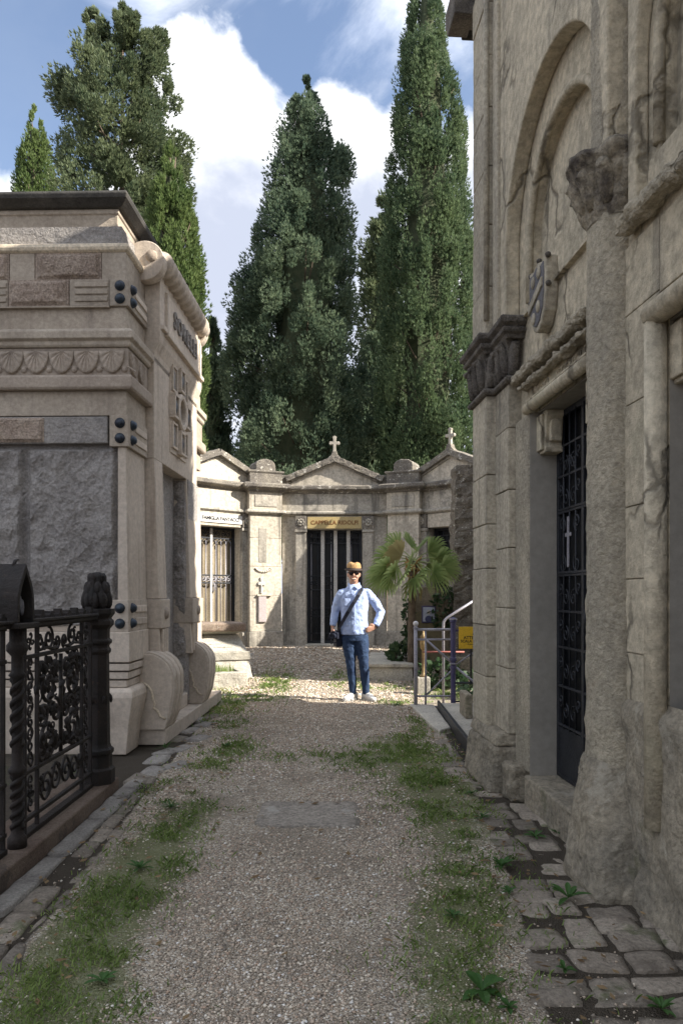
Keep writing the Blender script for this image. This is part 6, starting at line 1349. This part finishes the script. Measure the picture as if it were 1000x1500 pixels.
# shirt: torso, sleeves, collar, placket
sh = MB()
sh.loft([((.008, .0, z), a, c, X_, Y_) for z, a, c in ((.885, .186, .125), (.93, .188, .13), (1.05, .180, .128), (1.20, .182, .13), (1.33, .196, .128), (1.42, .198, .114), (1.475, .168, .092), (1.515, .112, .078), (1.545, .078, .068), (1.562, .072, .066))], 20)
for s, S, E, W2 in ((-1, RS, RE, RW), (1, LS, LE, LW)):
    limb(sh, [(S[0] - s*.085, 0, S[2] - .02), (S[0] - s*.022, 0, S[2] - .012), tuple(Vector(S).lerp(Vector(E), .45)), E, tuple(Vector(E).lerp(Vector(W2), .55)), tuple(Vector(E).lerp(Vector(W2), .92))], [.055, .066, .062, .057, .050, .043])
so = sh.build('shirt', M_shirt, man); remesh(so, .010, 5)
tx = bpy.data.textures.new('folds', 'CLOUDS'); tx.noise_scale = .055; tx.noise_depth = 2
dm = so.modifiers.new('folds', 'DISPLACE'); dm.texture = tx; dm.strength = .020; dm.mid_level = .5; dm.texture_coords = 'LOCAL'
for s in (-1, 1):
    MB().add([(s*.004, -.088, 1.530), (s*.055, -.055, 1.570), (s*.074, -.01, 1.585), (s*.082, -.045, 1.535), (s*.050, -.102, 1.490)], [(0, 1, 2, 3, 4)]).build('collar', M_shirt, so, fix=False).modifiers.new('t', 'SOLIDIFY').thickness = .008
MB().tube([(.006, -.125, 1.47), (.008, -.142, 1.35), (.008, -.146, 1.2), (.008, -.145, 1.05), (.010, -.142, .91)], .012, 6, flat=.5).build('placket', M_shirt, so, smooth=True)
for k in range(6): MB().ell((.008, -.155 + .012*(k in (0,)), 1.42 - .095*k), (.006, .004, .006), 8, 6).build('button', M_sole, so, smooth=True)
MB().box(-.125, -.045, -.140, -.128, 1.27, 1.37).build('shirt_pocket', M_shirt, so, .008)
# jeans
jn = MB(); jn.loft([((.012, .0, z), a, c, X_, Y_) for z, a, c in ((.80, .168, .115), (.86, .172, .118), (.93, .165, .112), (.97, .155, .105))], 18)
limb(jn, [(-.072, 0, .86), (-.058, -.012, .68), (-.040, -.02, .50), (-.020, .005, .28), (-.010, .012, .085)], [.100, .088, .066, .060, .048]); limb(jn, [(.100, 0, .86), (.118, -.018, .68), (.135, -.03, .49), (.152, .0, .28), (.167, .012, .08)], [.100, .088, .066, .060, .048])
jo = jn.build('jeans', M_jean, man); remesh(jo, .010, 4)
dm = jo.modifiers.new('folds', 'DISPLACE'); dm.texture = tx; dm.strength = .020; dm.mid_level = .5; dm.texture_coords = 'LOCAL'
# shoes
def shoe(ax, ay, tx_, ty_):
    d = Vector((tx_ - ax, ty_ - ay, 0)).normalized(); s = Vector((-d.y, d.x, 0)); o = Vector((ax, ay, 0)); m = MB()
    m.loft([(o + d*t + Vector((0, 0, z)), a, c, s, Z_) for t, z, a, c in ((-.085, .065, .028, .040), (-.05, .068, .038, .055), (.0, .070, .042, .058), (.06, .058, .046, .046), (.12, .048, .050, .034), (.17, .042, .044, .026), (.20, .038, .025, .018))], 14)
    m.tube([o + Vector((0, 0, .06)), o + Vector((0, 0, .125))], [.045, .042], 12)
    x = m.build('shoe', M_shoe, man); remesh(x, .007, 4)
    k = MB(); pl = [o + d*t + s*w for t, w in ((-.095, .02), (-.05, .042), (.05, .049), (.12, .053), (.18, .045), (.215, .015), (.215, -.015), (.18, -.045), (.12, -.053), (.05, -.049), (-.05, -.042), (-.095, -.02))]
    k.prism([(p.x, p.y) for p in pl], 'z', .002, .030); k.build('sole', M_sole, x, .006)
    for q in range(4):
        c = o + d*(.045 + .022*q) + Vector((0, 0, .108 - .013*q)); MB().tube([c - s*.025, c + Vector((0, 0, .004)), c + s*.025], .004, 5).build('lace', M_sole, x)
shoe(-.012, .02, -.10, -.10); shoe(.168, .02, .245, -.10)
# strap across the chest, wristwatch
st_ = [(.125, .02, 1.525), (.105, -.075, 1.50), (.06, -.128, 1.42), (.0, -.150, 1.32), (-.07, -.152, 1.20), (-.135, -.125, 1.08), (-.185, -.07, .98), (-.205, -.02, .93)]
stp = MB(); vs = []; fs = []
for i, p in enumerate(st_):
    t = Vector(st_[min(i + 1, len(st_) - 1)]) - Vector(st_[max(i - 1, 0)]); nn = Vector((p[0]*.6, p[1], 0)).normalized(); sd = t.cross(nn).normalized()
    for q in (-1, 1): vs.append(Vector(p) + sd*.024*q + nn*.012)
for i in range(len(st_) - 1): fs.append((2*i, 2*i + 1, 2*i + 3, 2*i + 2))
o = stp.add(vs, fs).build('shoulder_strap', M_strap, man, fix=False); o.modifiers.new('t', 'SOLIDIFY').thickness = .006; o.modifiers['t'].offset = 0
MB().lathe([(.032, -.014), (.037, -.010), (.037, .010), (.032, .014)], 16).build('wristwatch', M_strap, man, smooth=True)
w_ = man.children[-1]; w_.location = Vector(LW).lerp(Vector(LE), .06); w_.rotation_euler = (Vector(LE) - Vector(LW)).to_track_quat('Z', 'Y').to_euler()
# camera in the right hand and the dark bag behind it
cm = thing('photo_camera', 'black camera held in the right hand of the man', 'camera', (MX - .265, MY - .085, .875), R(-20))
o = MB().box(-.065, .065, -.03, .035, -.045, .045).build('camera_body', M_strap, cm, .012)
MB().lathe([(0, 0), (.036, 0), (.036, .05), (.040, .055), (.040, .085), (.030, .088), (0, .080)], 16, (.01, -.03, -.004), axis='y').build('lens', M_strap, cm, smooth=False)
MB().frustum((-.03, .03, -.03, .02), (-.018, .018, -.025, .01), .0445, .066).build('viewfinder', M_strap, cm, .004); MB().box(-.05, -.005, -.034, -.029, .01, .03).build('pale_badge', plain('grey badge', (.4, .4, .42), .4), cm)
MB().tube([(-.06, 0, .03), (-.09, .01, -.05), (-.05, .02, -.11), (.02, .02, -.09)], .006, 6).build('wrist_strap', M_strap, cm, smooth=True)
bg = thing('shoulder_bag', 'dark navy shoulder bag hanging at the hip of the man', 'bag', (MX - .215, MY + .03, .82), R(15))
MB().frustum((-.045, .045, -.09, .09), (-.035, .035, -.08, .08), -.10, .12).build('bag_body', M_strap, bg, .02); MB().box(-.05, -.043, -.08, .08, .0, .11).build('flap', M_strap, bg, .004)
